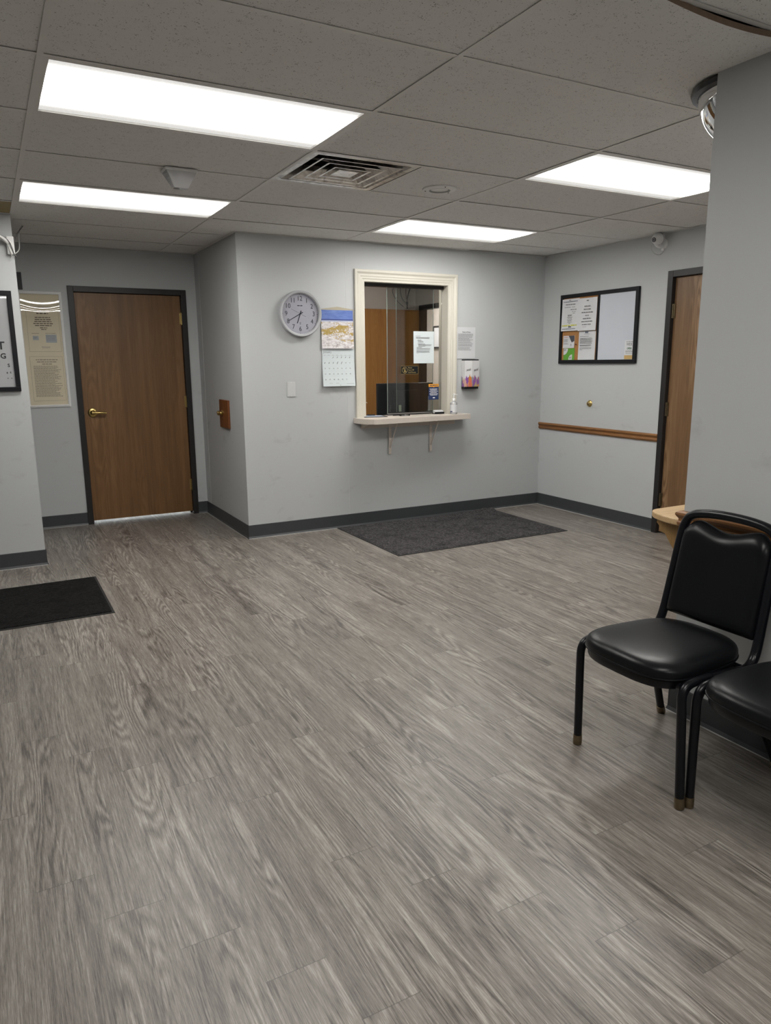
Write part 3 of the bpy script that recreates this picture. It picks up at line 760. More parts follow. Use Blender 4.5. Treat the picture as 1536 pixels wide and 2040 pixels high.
# ---------------------------------------------------------------- calendar
def m_beach():
    t = NT('beach_dune_photo'); co = t.coord(); s = t.n('SeparateXYZ', {0: co}); x, z = s.outputs[0], s.outputs[2]
    f = t.math('DIVIDE', z, .312)     # 0 bottom .. 1 top
    sky = t.mix(t.noise(t.map(co, (1, 1, 3.5)), 12, 4, .6), (.02, .06, .34), (.22, .32, .62))
    sea = (.42, .47, .60)
    sn = t.noise(t.map(co, (1, 1, 2.2), rot=(0, .25, 0)), 34, 5, .7, .6)
    sand = t.ramp(sn, [(.30, (.16, .14, .14)), (.42, (.50, .46, .46)), (.60, (.74, .72, .73))])
    gn = t.math('ADD', t.noise(t.map(co, (.7, 1, 2.2), (.4, 0, .1), (0, .5, 0)), 10, 5, .62, .6), t.math('MULTIPLY', t.math('SUBTRACT', t.noise(t.map(co, (1, 1, .5)), 120, 3), .5), .35))
    grass = t.mix(t.noise(co, 130, 3), (.20, .13, .03), (.58, .42, .12))
    gm = t.ramp(gn, [(.485, (0,)*3), (.53, (1,)*3)])
    band = t.math('MULTIPLY', t.math('LESS_THAN', f, .68), t.math('GREATER_THAN', t.math('ADD', f, t.math('MULTIPLY', x, .9)), .38))
    land = t.mix(t.math('MULTIPLY', gm, band), sand, grass)
    c = t.mix(t.math('GREATER_THAN', f, .70), land, sea)
    c = t.mix(t.math('GREATER_THAN', f, .735), c, (.03, .05, .22))
    c = t.mix(t.math('GREATER_THAN', f, .765), c, sky)
    t.pbsdf(c, .3, 0, None, .5); return t.m
def calendar():
    t = thing('wall_calendar', 'January calendar with a beach dune photo hanging between clock and window', 'calendar', (.990, YF, 1.228))
    MB().prism([(.012, .34), (.300, .34), (.303, .634), (.155, .652), (.012, .632)], -.004, -.0005).obj('backing_card', plain('beige_card', (.40, .36, .27), .6), t)
    m = MB(); sheet(m, .005, .298, .0, .312, 0, .014); p = m.obj('photo_page', m_beach(), t, loc=(0, -.006, .312)); 
    m = MB(); sheet(m, .004, .302, .0, .308, -.0045, .026, skew=.006); m.obj('month_page', PAPERB, t, loc=(0, 0, .002))
    # place print just in front of the bowed page
    def yy(z): return -.0045-.026*(1-z/.308)**2-.0012
    x0, cw = .030, .0385
    o = text('January', .030, INKG, t, (.020, yy(.285), .285), name='month_name', align='LEFT', sx=.85, bold=-.0006)
    print_lines([(x0+cw*k-.008, x0+cw*k+.008, .258, .0022) for k in range(7)]+[(.01, .29, .2535, .0007)], INKG, t, yy(.258)-.0004, 'weekday_names')
    day = 1
    for r in range(5):
        z = .240-.0455*r
        for c in range(7):
            if r == 0 and c < 3: continue
            if day > 31: break
            text(str(day), .012, INKG, t, (x0+cw*c, yy(z), z), name='date_number', bold=.0002, depth=.0002); day += 1
    for r, c in [(0, 2), (0, 3), (0, 4), (0, 5), (0, 6), (1, 0), (1, 1), (1, 2), (1, 3), (1, 4)]:
        z = .240-.0455*r; x = x0+cw*c; L = .006+.004*(r == 1 and c > 2)
        MB().tube([(x-L*.6, yy(z)-.0012, z-L), (x+L*.6, yy(z)-.0012, z+L)], .0013, 5).obj('pen_mark', INK, t)
    print_lines([(.06, .09, .027, .0018), (.12, .15, .027, .0018), (.22, .29, .022, .002)], INKG, t, yy(.024)-.0006, 'footer_print')
    MB().cyl((.160, -.0345, .010), (.160, -.0325, .010), .002).obj('hanging_hole', INK, t)
calendar()

t = thing('cover_plate', 'blank rectangular switch cover plate below the wall clock', 'cover plate', (.7165, YF, 1.213))
MB().box(-.037, .037, -.006, 0, -.060, .060, .003).obj('plate', SWITCHM, t)
MB().box(-.029, .029, -.0072, -.0055, -.050, .050, .001).obj('insert', SWITCHM, t)
for z in (-.055, .055): MB().cyl((0, -.006, z), (0, -.0075, z), .003).obj('screw', WHITE, t)
# paper and dispenser to the right of the window
t = thing('notice', 'white printed sheet taped to the wall right of the reception window', 'notice', (2.337, YF-.0015, 1.452))
sheet(MB(), 0, .212, 0, .284, -.0008, .002).obj('paper', PAPER, t)
text('Notice of Privacy', .013, INK, t, (.112, -.0032, .240), name='title')
print_lines(lines(.022, .19, [.222, .212, .202], .0042, .12, 4)+lines(.022, .19, [.190, .180, .170, .160], .0042, .3, 8)+lines(.022, .19, [.146], .0042, .3, 9)+lines(.022, .19, [.134, .124, .114], .0042, .2, 3)+lines(.022, .19, [.100, .090, .080], .0042, .3, 6), INKG, t, -.0034)
def m_hands():
    t = NT('colourful_raised_hands_print'); co = t.coord(); s = t.n('SeparateXYZ', {0: co}); x, z = s.outputs[0], s.outputs[2]
    cell = t.n('TexVoronoi', {'Vector': t.map(co, (1, 1, .22)), 'Scale': 38.0})
    hsv = t.n('HueSaturation', {'Color': cell.outputs[1], 'Saturation': 1.25, 'Value': .62}).outputs[0]
    col = t.mix(.45, hsv, (.55, .22, .06))
    col = t.mix(t.ramp(t.noise(t.map(co, (1, 1, .3)), 26, 2), [(.52, (0,)*3), (.54, (1,)*3)]), col, (.22, .08, .30))
    n = t.noise(t.map(co, (1, 1, .06)), 85, 2, .5)
    top = t.math('ADD', .030, t.math('MULTIPLY', n, .155))
    c = t.mix(t.math('LESS_THAN', z, top), (.62, .62, .63), col)
    t.pbsdf(c, .35); return t.m
t = thing('glove_dispenser', 'white tissue box printed with colourful hands in a wall holder', 'box holder', (2.478, YF, 1.178))
MB().box(-.077, .077, -.058, -.001, 0, .268).obj('holder', BLACKP, t, bevel=.003)
m = MB().prism([(-.081, -.002), (-.081, -.0605), (-.010, -.076), (.081, -.062), (.081, -.002)], .020, .258, 'z').obj('box', m_hands(), t)
text('genial', .027, INKG, t, (-.048, -.0712, .175), name='box_lettering', sx=.7, bold=.0006, shear=.3).rotation_euler = (0, math.radians(-12), math.radians(-13))
text('genial', .031, INKG, t, (.036, -.0712, .175), name='box_lettering', sx=.8, bold=.0006, shear=.3).rotation_euler = (0, math.radians(-12), math.radians(9))

# ---------------------------------------------------------------- wooden plate with knob on the alcove wall
t = thing('wall_plate', 'red-brown wooden plate with brass bumper on the wall by the hallway', 'wall plate', (XL, 3.972, .882), -PI/2)
MB().box(-.128, .128, -.019, 0, 0, .238, .004).obj('plate', PLATEW, t)
MB().lathe([(0, 0), (.026, 0), (.026, .004), (.012, .010), (.010, .020), (.018, .026), (.021, .036), (.016, .044), (0, .046)], 24, (-.04, -.019, .125), (0, -1, 0)).obj('door_bumper', BRASS, t, smooth=True)
t = thing('door_stop', 'small round brass door stop on the right wall above the wooden rail', 'door stop', (XR, 2.79, 1.041), -PI/2)
MB().lathe([(0, 0), (.030, 0), (.030, .003), (.026, .008), (.020, .012), (.019, .022), (.014, .024), (0, .018)], 28, axis=(0, -1, 0)).obj('cup', BRASS, t, smooth=True)
MB().lathe([(0, .0185), (.012, .022), (.006, .026), (0, .026)], 16, axis=(0, -1, 0)).obj('rubber_tip', ABRASS, t, smooth=True)

# ---------------------------------------------------------------- chair rails
RAILP = [(0, 0), (.010, 0), (.012, .006), (.017, .010), (.018, .018), (.014, .024), (.014, .034), (.020, .042), (.024, .050), (.022, .058), (.012, .064), (0, .064)]
m = MB().sweep(RAILP, [((XR, YF, .765), (-1, 0, 0), (0, 0, 1)), ((XR, RY1, .762), (-1, 0, 0), (0, 0, 1))])
struct(m.obj('trim_6', OAKRAIL))
m = MB().sweep(RAILP, [((XP, -4.8, .776), (-1, 0, 0), (0, 0, 1)), ((XP, YP, .776), (-1, 1, 0), (0, 0, 1)), ((XP+.04, YP, .776), (0, 1, 0), (0, 0, 1))])
struct(m.obj('trim_7', OAKRAIL))

# ---------------------------------------------------------------- corner shelf on the nook wall
def corner_shelf():
    t = thing('wall_shelf', 'pale wooden wall shelf with rounded corner behind the near grey wall', 'shelf', (XP, YP, .775))
    poly = [(.045, 0)]
    for k in range(9):
        a = PI/2*k/8; poly.append((.045-.040+.085*(1-math.cos(a)) if k else .005, .215*math.sin(a)))
    poly = [(.03, .002)]+[(-.004+.10*(1-math.cos(PI/2*k/8)), .04+.180*math.sin(PI/2*k/8)) for k in range(9)]+[(.9, .222), (.9, .002)]
    poly[1:10] = [(-.004+.10*(1-math.cos(PI/2*k/8)), .022+.200*math.sin(PI/2*k/8)) for k in range(9)]
    MB().prism(poly, 0, .026, 'z').obj('shelf_board', PINE, t, bevel=.005)
    prof = [(.002, 0), (.180, 0), (.182, -.022), (.168, -.034), (.164, -.050), (.150, -.060), (.136, -.062), (.118, -.085), (.090, -.118), (.060, -.165), (.034, -.215), (.030, -.235), (.002, -.240)]
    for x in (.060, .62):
        MB().prism(prof, x, x+.020, 'x').obj('bracket', m_wood('shaded_golden_plywood_%d' % int(x*100), (.24, .14, .05), (.33, .20, .08), (.42, .27, .12), fig=.4), t, bevel=.002)  # golden wood, toned darker than the board to carry the side's shade
corner_shelf()

# ---------------------------------------------------------------- floor mats
def mat_(name, label, corners, m1, bump_at=None, seed=1):
    rnd = random.Random(seed); t = thing(name, label, 'floor mat')
    x0, x1, y0, y1 = corners
    MB().box(x0, x1, y0, y1, .0005, .004).obj('rubber_edge', RUBBER, t)
    nx, ny = int((x1-x0)/.011), int((y1-y0)/.011); m = MB(); b = .012
    def z(x, y, i, j):
        e = min(x-x0-b, x1-b-x, y-y0-b, y1-b-y); h = .008+rnd.uniform(0, .0028)
        h = .0035+(h-.0035)*max(0, min(1, e/.006))
        if bump_at:
            d = math.hypot((x-bump_at[0])/.17, (y-bump_at[1])/.055)
            h += .022*math.exp(-d*d)*(.7+.5*math.sin(x*70+y*40))
        return h
    V = []
    for i in range(nx+1):
        row = []
        for j in range(ny+1):
            x = x0+b+(x1-x0-2*b)*i/nx; y = y0+b+(y1-y0-2*b)*j/ny
            row.append(m.b.verts.new((x, y, z(x, y, i, j))))
        V.append(row)
    for i in range(nx):
        for j in range(ny): m.b.faces.new((V[i][j], V[i+1][j], V[i+1][j+1], V[i][j+1]))
    m.obj('carpet_pile', m1, t, smooth=True)
mat_('floor_mat', 'charcoal carpet floor mat on the floor below the reception window', (1.098, 2.762, 2.365, 3.452), MATC, (2.66, 3.40), 2)
mat_('floor_mat', 'black carpet floor mat at the left edge, in front of the hallway', (-2.20, -.957, 2.095, 2.938), MATB, None, 5)

# ---------------------------------------------------------------- hallway pictures
def poster_left():
    t = thing('framed_poster', 'black framed letter chart poster cut off by the left edge', 'poster', (-1.272, YF-.014, 1.247))
    x0 = -.52; w = .030
    MB().box(x0, 0, -.020, -.0005, 0, w).box(x0, 0, -.020, -.0005, .665-w, .665).box(x0, x0+w, -.020, -.0005, w, .665-w).box(-w, 0, -.020, -.0005, w, .665-w).obj('frame', BLACKF, t, bevel=.002)
    MB().box(x0+w, -w, -.008, -.0005, w, .665-w).obj('print_sheet', PAPER, t)
    text('T', .072, INK, t, (-.095, -.0085, .304), name='letter', bold=.002)
    text('G', .048, INK, t, (-.088, -.0085, .236), name='letter', bold=.0015)
    text('S', .030, INK, t, (-.061, -.0085, .174), name='letter', bold=.001)
    text('s', .020, INK, t, (-.075, -.0085, .127), name='letter', bold=.001)
    text('E', .014, INK, t, (-.054, -.0085, .127), name='letter', bold=.0008)
    print_lines([(-.078, -.070, .089, .004), (-.055, -.047, .089, .004)], INK, t, -.0085, 'small_letters')
    MB().cyl((-.110, -.0085, .397), (-.110, -.0090, .397), .014).obj('blue_mark', plain('blue_print', (.06, .19, .30), .5), t)
    MB().box(x0+w, -w, -.0125, -.0110, w, .665-w).obj('glazing', m_glass('poster_glazing', (.97, .97, .97), refl=.5), t)
poster_left()
def certificate():
    t = thing('framed_notice', 'tall cream legal notice in a white frame beside the left brown door', 'framed notice', (-1.185, YB, 1.066))
    Wd, Ht, w = .340, .963, .022
    prof = [(0, 0), (.014, 0), (.018, .006), (.018, .012), (.012, .016), (.012, .022), (0, .022)]
    s2 = lambda p, o: (p, (0, -1, 0), o)
    MB().sweep(prof, [s2((w, 0, w), (-1, 0, -1)), s2((w, 0, Ht-w), (-1, 0, 1)), s2((Wd-w, 0, Ht-w), (1, 0, 1)), s2((Wd-w, 0, w), (1, 0, -1))], closed=True).obj('frame', WHITE, t)
    MB().box(w-.004, Wd-w+.004, -.004, -.0005, w-.004, Ht-w+.004).obj('document', CREAMP, t)
    def border(x0, x1, z0, z1, k=.0012):
        return MB().box(x0, x1, -.0045, -.0039, z0, z0+k).box(x0, x1, -.0045, -.0039, z1-k, z1).box(x0, x0+k, -.0045, -.0039, z0, z1).box(x1-k, x1, -.0045, -.0039, z0, z1)
    border(.055, .305, .47, .875).obj('upper_border', INKB, t)
    border(.050, .305, .055, .43).obj('lower_border', INKB, t)
    c = .18
    rows = [(c-.075, c+.075, .835, .007), (c-.045, c+.045, .785, .010), (c-.06, c+.06, .752, .007)]
    for k, wd in enumerate((.062, .066, .075, .064)): rows.append((c-wd, c+wd, .735-.0165*k, .0075))
    rows += [(c-.028, c+.028, .667, .007), (c-.02, c+.02, .653, .006), (.085, .14, .620, .003), (.19, .27, .622, .003)]
    print_lines(rows, INKB, t, -.0046, 'heading_print')
    MB().box(.190, .275, -.0050, -.0041, .545, .612).box(.090, .135, -.0050, -.0041, .565, .600).obj('blue_stickers', plain('pale_blue_sticker', (.42, .46, .50), .6), t)
    print_lines(lines(.195, .27, [.600, .590, .578, .566], .0035, .3, 4)+lines(.094, .132, [.590, .580], .0035, .3, 2)+lines(.15, .22, [.51, .502], .003, .2, 3, True), INKG, t, -.0054, 'sticker_print')
    r = [(c-.085, c+.085, .402, .0065), (c-.078, c+.078, .384, .0065), (c-.038, c+.038, .366, .0065)]
    for k in range(27): r += lines(.072, .288, [.348-.0098*k], .0042, .28, 40+k)
    print_lines(r, plain('faint_brown_print', (.24, .20, .15), .7), t, -.0046, 'body_print')
    # bowed plastic cover
    m = MB(); N = 30; M = 110
    x0, x1, z0, z1 = w-.003, Wd-w+.003, w-.003, Ht-w+.003
    def y(x, z):
        zz = .80+1.35*(x-.18)**2*1.0
        d = max(0, z-zz)
        return -.0170+.62*d*d
    V = [[m.b.verts.new((x0+(x1-x0)*i/N, y(x0+(x1-x0)*i/N, z0+(z1-z0)*j/M), z0+(z1-z0)*j/M)) for j in range(M+1)] for i in range(N+1)]
    for i in range(N):
        for j in range(M): m.b.faces.new((V[i][j], V[i+1][j], V[i+1][j+1], V[i][j+1]))
    m.obj('plastic_cover', COVER, t, smooth=True)
certificate()
t = thing('small_sign', 'small black sign above the white framed notice, half hidden by the wall', 'sign', (-1.36, YB, 2.04))
MB().box(0, .226, -.012, 0, 0, .138, .002).obj('plate', BLACKP, t)
print_lines(lines(.02, .20, [.10, .088, .076, .064, .052], .003, .3, 3), INKG, t, -.0125)

# ---------------------------------------------------------------- notice board
def board():
    t = thing('notice_board', 'black framed board, half cork and half whiteboard, on the right wall', 'notice board', (XR, 3.212, 1.40), -PI/2)
    Wd, Ht, w = .944, .626, .033
    MB().box(0, Wd, -.022, 0, 0, w).box(0, Wd, -.022, 0, Ht-w, Ht).box(0, w, -.022, 0, w, Ht-w).box(Wd-w, Wd, -.022, 0, w, Ht-w).obj('frame', BLACKF, t, bevel=.002)
    MB().box(.481, .500, -.020, 0, w, Ht-w).obj('divider', BLACKF, t)
    MB().box(w, .481, -.010, 0, w, Ht-w).obj('cork_panel', CORK, t)
    MB().box(.500, Wd-w, -.012, 0, w, Ht-w).obj('whiteboard_panel', WBOARD, t)
    return t
board()
def pinned(label, x0, x1, z0, z1, mat=PAPER, y=-.012, curl=.004, cat='paper'):
    t = thing('pinned_paper', label, cat, (XR, 3.212-x0, 1.40+z0), -PI/2, None)
    sheet(MB(), 0, x1-x0, 0, z1-z0, y, curl).obj('paper', mat, t); return t
t = pinned('white paper with a yellow highlighted line at upper left of the cork board', .030, .254, .298, .585, y=-.0235, curl=.006)
pl = lambda rows, mat=INKG, y=-.0305, n='print': print_lines(rows, mat, t, y, n)
pl([(.02, .21, .262, .004), (.015, .19, .018, .005)], INKBL, n='blue_rules')
pl([(.095, .12, .274, .008), (.055, .18, .236, .008), (.04, .12, .212, .004), (.14, .18, .212, .004), (.12, .20, .190, .006), (.14, .19, .172, .004), (.15, .18, .158, .004)]+[(.112-a, .112+a, z, .004) for a, z in ((.028, .143), (.026, .135), (.035, .122), (.026, .112), (.034, .100), (.024, .090), (.032, .079), (.012, .068))])
pl([(.012, .205, .049, .011)], YELLOW, n='yellow_highlight')
text('BHG', .017, INKBL, t, (.118, -.0315, .035), name='emblem_lettering', bold=.0006)
t = pinned('white paper with large centred print at upper right of the cork board', .254, .478, .292, .578, y=-.0235, curl=.007)
pl([(.10, .125, .262, .008)], INK, n='pin_mark')
pl([(.112-a, .112+a, z, .009) for a, z in ((.038, .214), (.044, .187), (.070, .160), (.022, .133), (.052, .106), (.068, .080), (.058, .054))], y=-.0318)
pl([(.06, .11, .033, .003)], y=-.0325, n='faint_print')
t = pinned('white letter sheet at lower right of the cork board, beside the divider', .254, .466, .034, .288, y=-.0115, curl=.004)
text('BHG', .019, INKBL, t, (.105, -.0178, .243), name='emblem_lettering', bold=.0006)
pl([(.07, .14, .228, .003), (.02, .13, .208, .004)]+lines(.02, .185, [.192, .183, .174, .165, .156, .147], .0042, .2, 7)+lines(.02, .185, [.132, .124], .004, .3, 9)+lines(.02, .185, [.108, .099], .004, .2, 11)+[(.02, .055, .090, .004)], y=-.0165)
t = pinned('small white flyer with a dark photo corner pinned above the green flyer', .050, .200, .143, .255, y=-.0125, curl=.004)
MB().prism([(.075, .1115), (.149, .1115), (.149, .062), (.118, .050)], -.0172, -.0162).obj('photo_corner', plain('dark_photo', (.06, .06, .075), .4, var=.8, nscale=90), t)
pl([(.012, .07, .098, .006)], plain('pink_print', (.45, .22, .18), .6), y=-.0165, n='pink_heading')
pl(lines(.012, .075, [.082, .074, .066, .058, .044, .036], .003, .3, 3)+[(.105, .115, .030, .012), (.095, .125, .018, .003)], y=-.0178)
t = pinned('green flyer with two white circles at lower left of the cork board', .060, .206, .034, .140, mat=GREEN, y=-.0115, curl=.003)
m = MB()
def arc(cx, cz, r, a0, a1): return [(cx, cz)]+[(cx+r*math.cos(math.radians(a0+(a1-a0)*k/10)), cz+r*math.sin(math.radians(a0+(a1-a0)*k/10))) for k in range(11)]
m.prism(arc(.002, .104, .058, -90, 0), -.0158, -.0148).prism(arc(.118, .002, .048, 90, 180), -.0158, -.0152)
m.obj('white_circles', PAPER, t)
pl([(.008, .016, .090, .018), (.02, .04, .092, .010), (.082, .095, .020, .016), (.10, .108, .022, .014)], INKG, y=-.0164)
t = thing('push_pin', 'brown push pin stuck in the bare cork', 'push pin', (XR, 3.212-.229, 1.574), -PI/2)
MB().lathe([(0, -.001), (.002, -.001), (.002, .006), (.005, .008), (.005, .010), (.003, .012), (.003, .016), (.0055, .018), (0, .019)], 12, (0, -.010, 0), (0, -1, 0)).obj('head', plain('brown_pin', (.15, .04, .02), .3), t, smooth=True)
t = thing('sticker', 'white printed card above a tan strip on the whiteboard corner', 'card', (XR, 3.212-.815, 1.468), -PI/2)
MB().box(0, .095, -.0128, -.0121, .001, .125).obj('card', PAPER, t)
text('WIDE', .032, INKG, t, (.052, -.0131, .090), name='card_lettering', bold=.0008, sx=.8)
text('OPEN', .020, plain('dark_green_ink', (.06, .14, .08), .6), t, (.052, -.0131, .056), name='card_lettering', bold=.0008)
print_lines([(.014, .090, .112, .006), (.012, .090, .040, .004), (.010, .090, .029, .006), (.014, .09, .015, .004)], INKG, t, -.0131)
MB().box(0, .095, -.0132, -.0121, -.033, 0).obj('tan_strip', TAN, t)

# ---------------------------------------------------------------- security cameras
def cam_right():
    t = thing('security_camera', 'white security camera on the right wall near the ceiling', 'security camera', (XR, 2.058, 2.325), -PI/2)
    # local: +x along wall to the right, -y out of the wall
    MB().lathe([(0, 0), (.040, 0), (.042, .004), (.038, .012), (0, .014)], 28, (0, 0, 0), (0, -1, 0)).obj('mounting_plate', WHITE, t, smooth=True)
    MB().tube([(0, -.010, -.012), (0, -.045, -.030), (-.015, -.075, -.012), (-.022, -.082, .010)], .011, 12, smooth=2).obj('arm', WHITE, t, smooth=True)
    ax = Vector((.12, -.95, -.22)).normalized(); o = Vector((-.004, -.062, .038))
    MB().lathe([(0, -.034), (.034, -.032), (.043, -.022), (.046, -.006), (.0455, .006), (.042, .026), (.034, .044), (.022, .056), (.016, .060), (0, .061)], 36, o, ax).obj('camera_body', WHITE, t, smooth=True)
    MB().lathe([(.0463, -.006), (.0475, -.004), (.0475, .000), (.0463, .002)], 36, o, ax).obj('seam_ring', GREYP, t, smooth=True)
    MB().lathe([(.0155, .059), (.0175, .060), (.0175, .064), (.0145, .0655), (.0125, .063)], 24, o, ax).obj('lens_ring', BLACKP, t, smooth=True)
    MB().lathe([(0, .0615), (.0125, .0625)], 24, o, ax).obj('lens_plate', GREYP, t)
    MB().lathe([(0, .0665), (.004, .0655), (.0055, .063)], 16, o, ax).obj('lens', BLACKP, t, smooth=True)
    MB().tube([(-.060, -.075, -.005), (-.062, -.070, -.040), (-.040, -.050, -.075), (-.005, -.030, -.080), (.012, -.012, -.055), (.012, -.004, -.030)], .0028, 8, smooth=2).obj('cable', CABLEW, t, smooth=True)
    MB().box(-.010, .014, -.02, -.004, -.050, -.026, .003).obj('cable_gland', WHITE, t)
cam_right()
def cam_left():
    t = thing('security_camera', 'white wall camera with dangling cables at the upper left edge', 'security camera', (XLW-.045, YF-.014, 2.215))
    MB().box(.005, .050, -.030, -.0005, -.070, .045, .005).obj('mounting_box', WHITE, t)
    MB().tube([(.025, -.02, .0), (-.01, -.05, .02), (-.05, -.075, .040), (-.085, -.085, .052)], .013, 12, smooth=2).obj('arm', WHITE, t, smooth=True)
    ax = Vector((-.5, -.85, -.15)).normalized(); o = Vector((-.105, -.09, .065))
    MB().lathe([(0, -.045), (.030, -.042), (.036, -.030), (.036, .050), (.030, .058), (0, .060)], 28, o, ax).obj('camera_body', WHITE, t, smooth=True)
    MB().lathe([(0, .0605), (.022, .0605), (.022, .0625), (0, .0615)], 20, o, ax).obj('lens', BLACKP, t, smooth=True)
    MB().tube([(-.08, -.08, .07), (-.03, -.06, .045), (.02, -.045, .015), (.035, -.035, -.035), (.045, -.03, -.075), (.060, -.028, -.085)], .0035, 8, smooth=2).obj('cable', CABLEG, t, smooth=True)
    MB().tube([(-.08, -.10, .04), (-.03, -.08, .03), (.01, -.045, -.005), (.020, -.04, -.05), (.030, -.03, -.085), (.018, -.03, -.095)], .0035, 8, smooth=2).obj('cable', CABLEW, t, smooth=True)
    MB().tube([(.030, -.03, -.070), (.060, -.02, -.060), (.085, .05, -.02), (.090, .17, .06), (.105, .33, .14), (.135, .44, .1905)], .0035, 8, smooth=2).obj('ceiling_cable', CABLEW, t, smooth=True)
    MB().tube([(.035, -.02, -.075), (.050, -.01, .00), (.075, .12, .08), (.115, .36, .15), (.14, .445, .1905)], .003, 8, smooth=2).obj('ceiling_cable', CABLEG, t, smooth=True)
cam_left()

# ---------------------------------------------------------------- ceiling devices
def strobe():
    t = thing('alarm_strobe', 'clear wedge shaped alarm strobe on the ceiling between the left lights', 'alarm strobe', (-.488, 1.850, H-.001))
    MB().box(-.085, .085, -.060, .060, -.014, 0, .006).obj('base', WHITE, t)
    m = MB(); A = [(-.078, -.052), (.078, -.052), (.078, .052), (-.078, .052)]; B = [(-.036, -.022), (.036, -.022), (.036, .022), (-.036, .022)]
    va = [m.b.verts.new((x, y, -.014)) for x, y in A]; vb = [m.b.verts.new((x, y, -.090)) for x, y in B]
    m.b.faces.new(vb)
    for k in range(4): m.b.faces.new((va[k], va[(k+1) % 4], vb[(k+1) % 4], vb[k]))
    m.obj('clear_cover', m_frost('strobe_cover', (.9, .9, .92), (.85, .85, .86), .45, 2.0), t, bevel=.004)
    MB().lathe([(0, -.072), (.022, -.070), (.032, -.055), (.040, -.014)], 24).obj('reflector', WHITE, t, smooth=True)
    MB().box(-.062, -.045, -.03, .03, -.040, -.014, .003).box(.045, .062, -.03, .03, -.040, -.014, .003).obj('side_lug', WHITE, t)
strobe()
t = thing('ceiling_speaker', 'round white recessed disc fitting in the ceiling right of the air vent', 'ceiling speaker', (.952, 1.600, H))
MB().lathe([(0, -.004), (.050, -.004), (.060, -.009), (.070, -.008), (.098, -.004), (.100, .001), (0, .001)], 40).obj('flange', WHITE, t, smooth=True)
MB().lathe([(.050, -.0042), (.0595, -.0092), (.062, -.0092), (.062, -.0085)], 40).obj('groove', plain('grey_groove', (.30, .30, .29), .5), t, smooth=True)
for a in (20, 140, 260): MB().cyl((.084*math.cos(math.radians(a)), .084*math.sin(math.radians(a)), -.008), (.084*math.cos(math.radians(a)), .084*math.sin(math.radians(a)), -.005), .004).obj('screw', BLACKP, t)
def vent():
    t = thing('air_vent', 'square metal ceiling diffuser with nested dusty louvres', 'air vent', (G/2, 2.5*G, H))
    def ring(m, a0, z0, a1, z1, th=.0012):
        for s in (0, 1):
            pass
        def sq(a, z): return [(-a, -a, z), (a, -a, z), (a, a, z), (-a, a, z)]
        P, Q = sq(a0, z0), sq(a1, z1); P2, Q2 = sq(a0-th, z0+th), sq(a1-th, z1+th)
        V = [[m.b.verts.new(p) for p in r] for r in (P, Q, Q2, P2)]
        for A, B in zip(V, V[1:]+V[:1]):
            for k in range(4): m.b.faces.new((A[k], A[(k+1) % 4], B[(k+1) % 4], B[k]))
    m = MB(); ring(m, .294, .000, .262, .001); ring(m, .264, .001, .215, .075); m.obj('outer_frame', ALU, t)
    for a, b in ((.228, .170), (.165, .108), (.105, .058)):
        m = MB(); ring(m, a, -.004, a-.012, -.003); ring(m, a-.012, -.003, b, .036); m.obj('louvre', ALU, t)
    MB().box(-.058, .058, -.058, .058, -.003, 0).obj('centre_panel', ALU, t)
    n = MB(); n.box(-.235, .235, -.235, .235, .16, .164)
    for sx in (-1, 1): n.box(sx*.235-.002, sx*.235+.002, -.235, .235, .07, .16).box(-.235, .235, sx*.235-.002, sx*.235+.002, .07, .16)
    n.obj('neck', VOID, t)
    c = MB().box(-.22, .22, -.006, .006, .050, .056).box(-.006, .006, -.22, .22, .050, .056); c.obj('support_bars', ALU, t)
vent()
def dome():
    t = thing('dome_mirror', 'half dome security mirror with black rim at the ceiling above the nook', 'dome mirror', (1.120, YP+.003, H-.003))
    R = .212
    prof = [(R*math.sin(PI/2*k/14), -R*math.cos(PI/2*k/14)*.93-.018) for k in range(15)]
    MB().lathe(prof, 48, a0=0, a1=PI).obj('dome', CHROME, t, smooth=True)
    pts = [((R+.022)*math.cos(PI*k/40), (R+.022)*math.sin(PI*k/40)) for k in range(41)]
    MB().lathe([(R-.004, -.020), (R+.004, -.026), (R+.022, -.022), (R+.027, -.010), (R+.024, 0), (R-.004, 0)], 48, a0=0, a1=PI).obj('rim', plain('black_rubber_rim', (.012, .011, .014), .25), t, smooth=True)
dome()

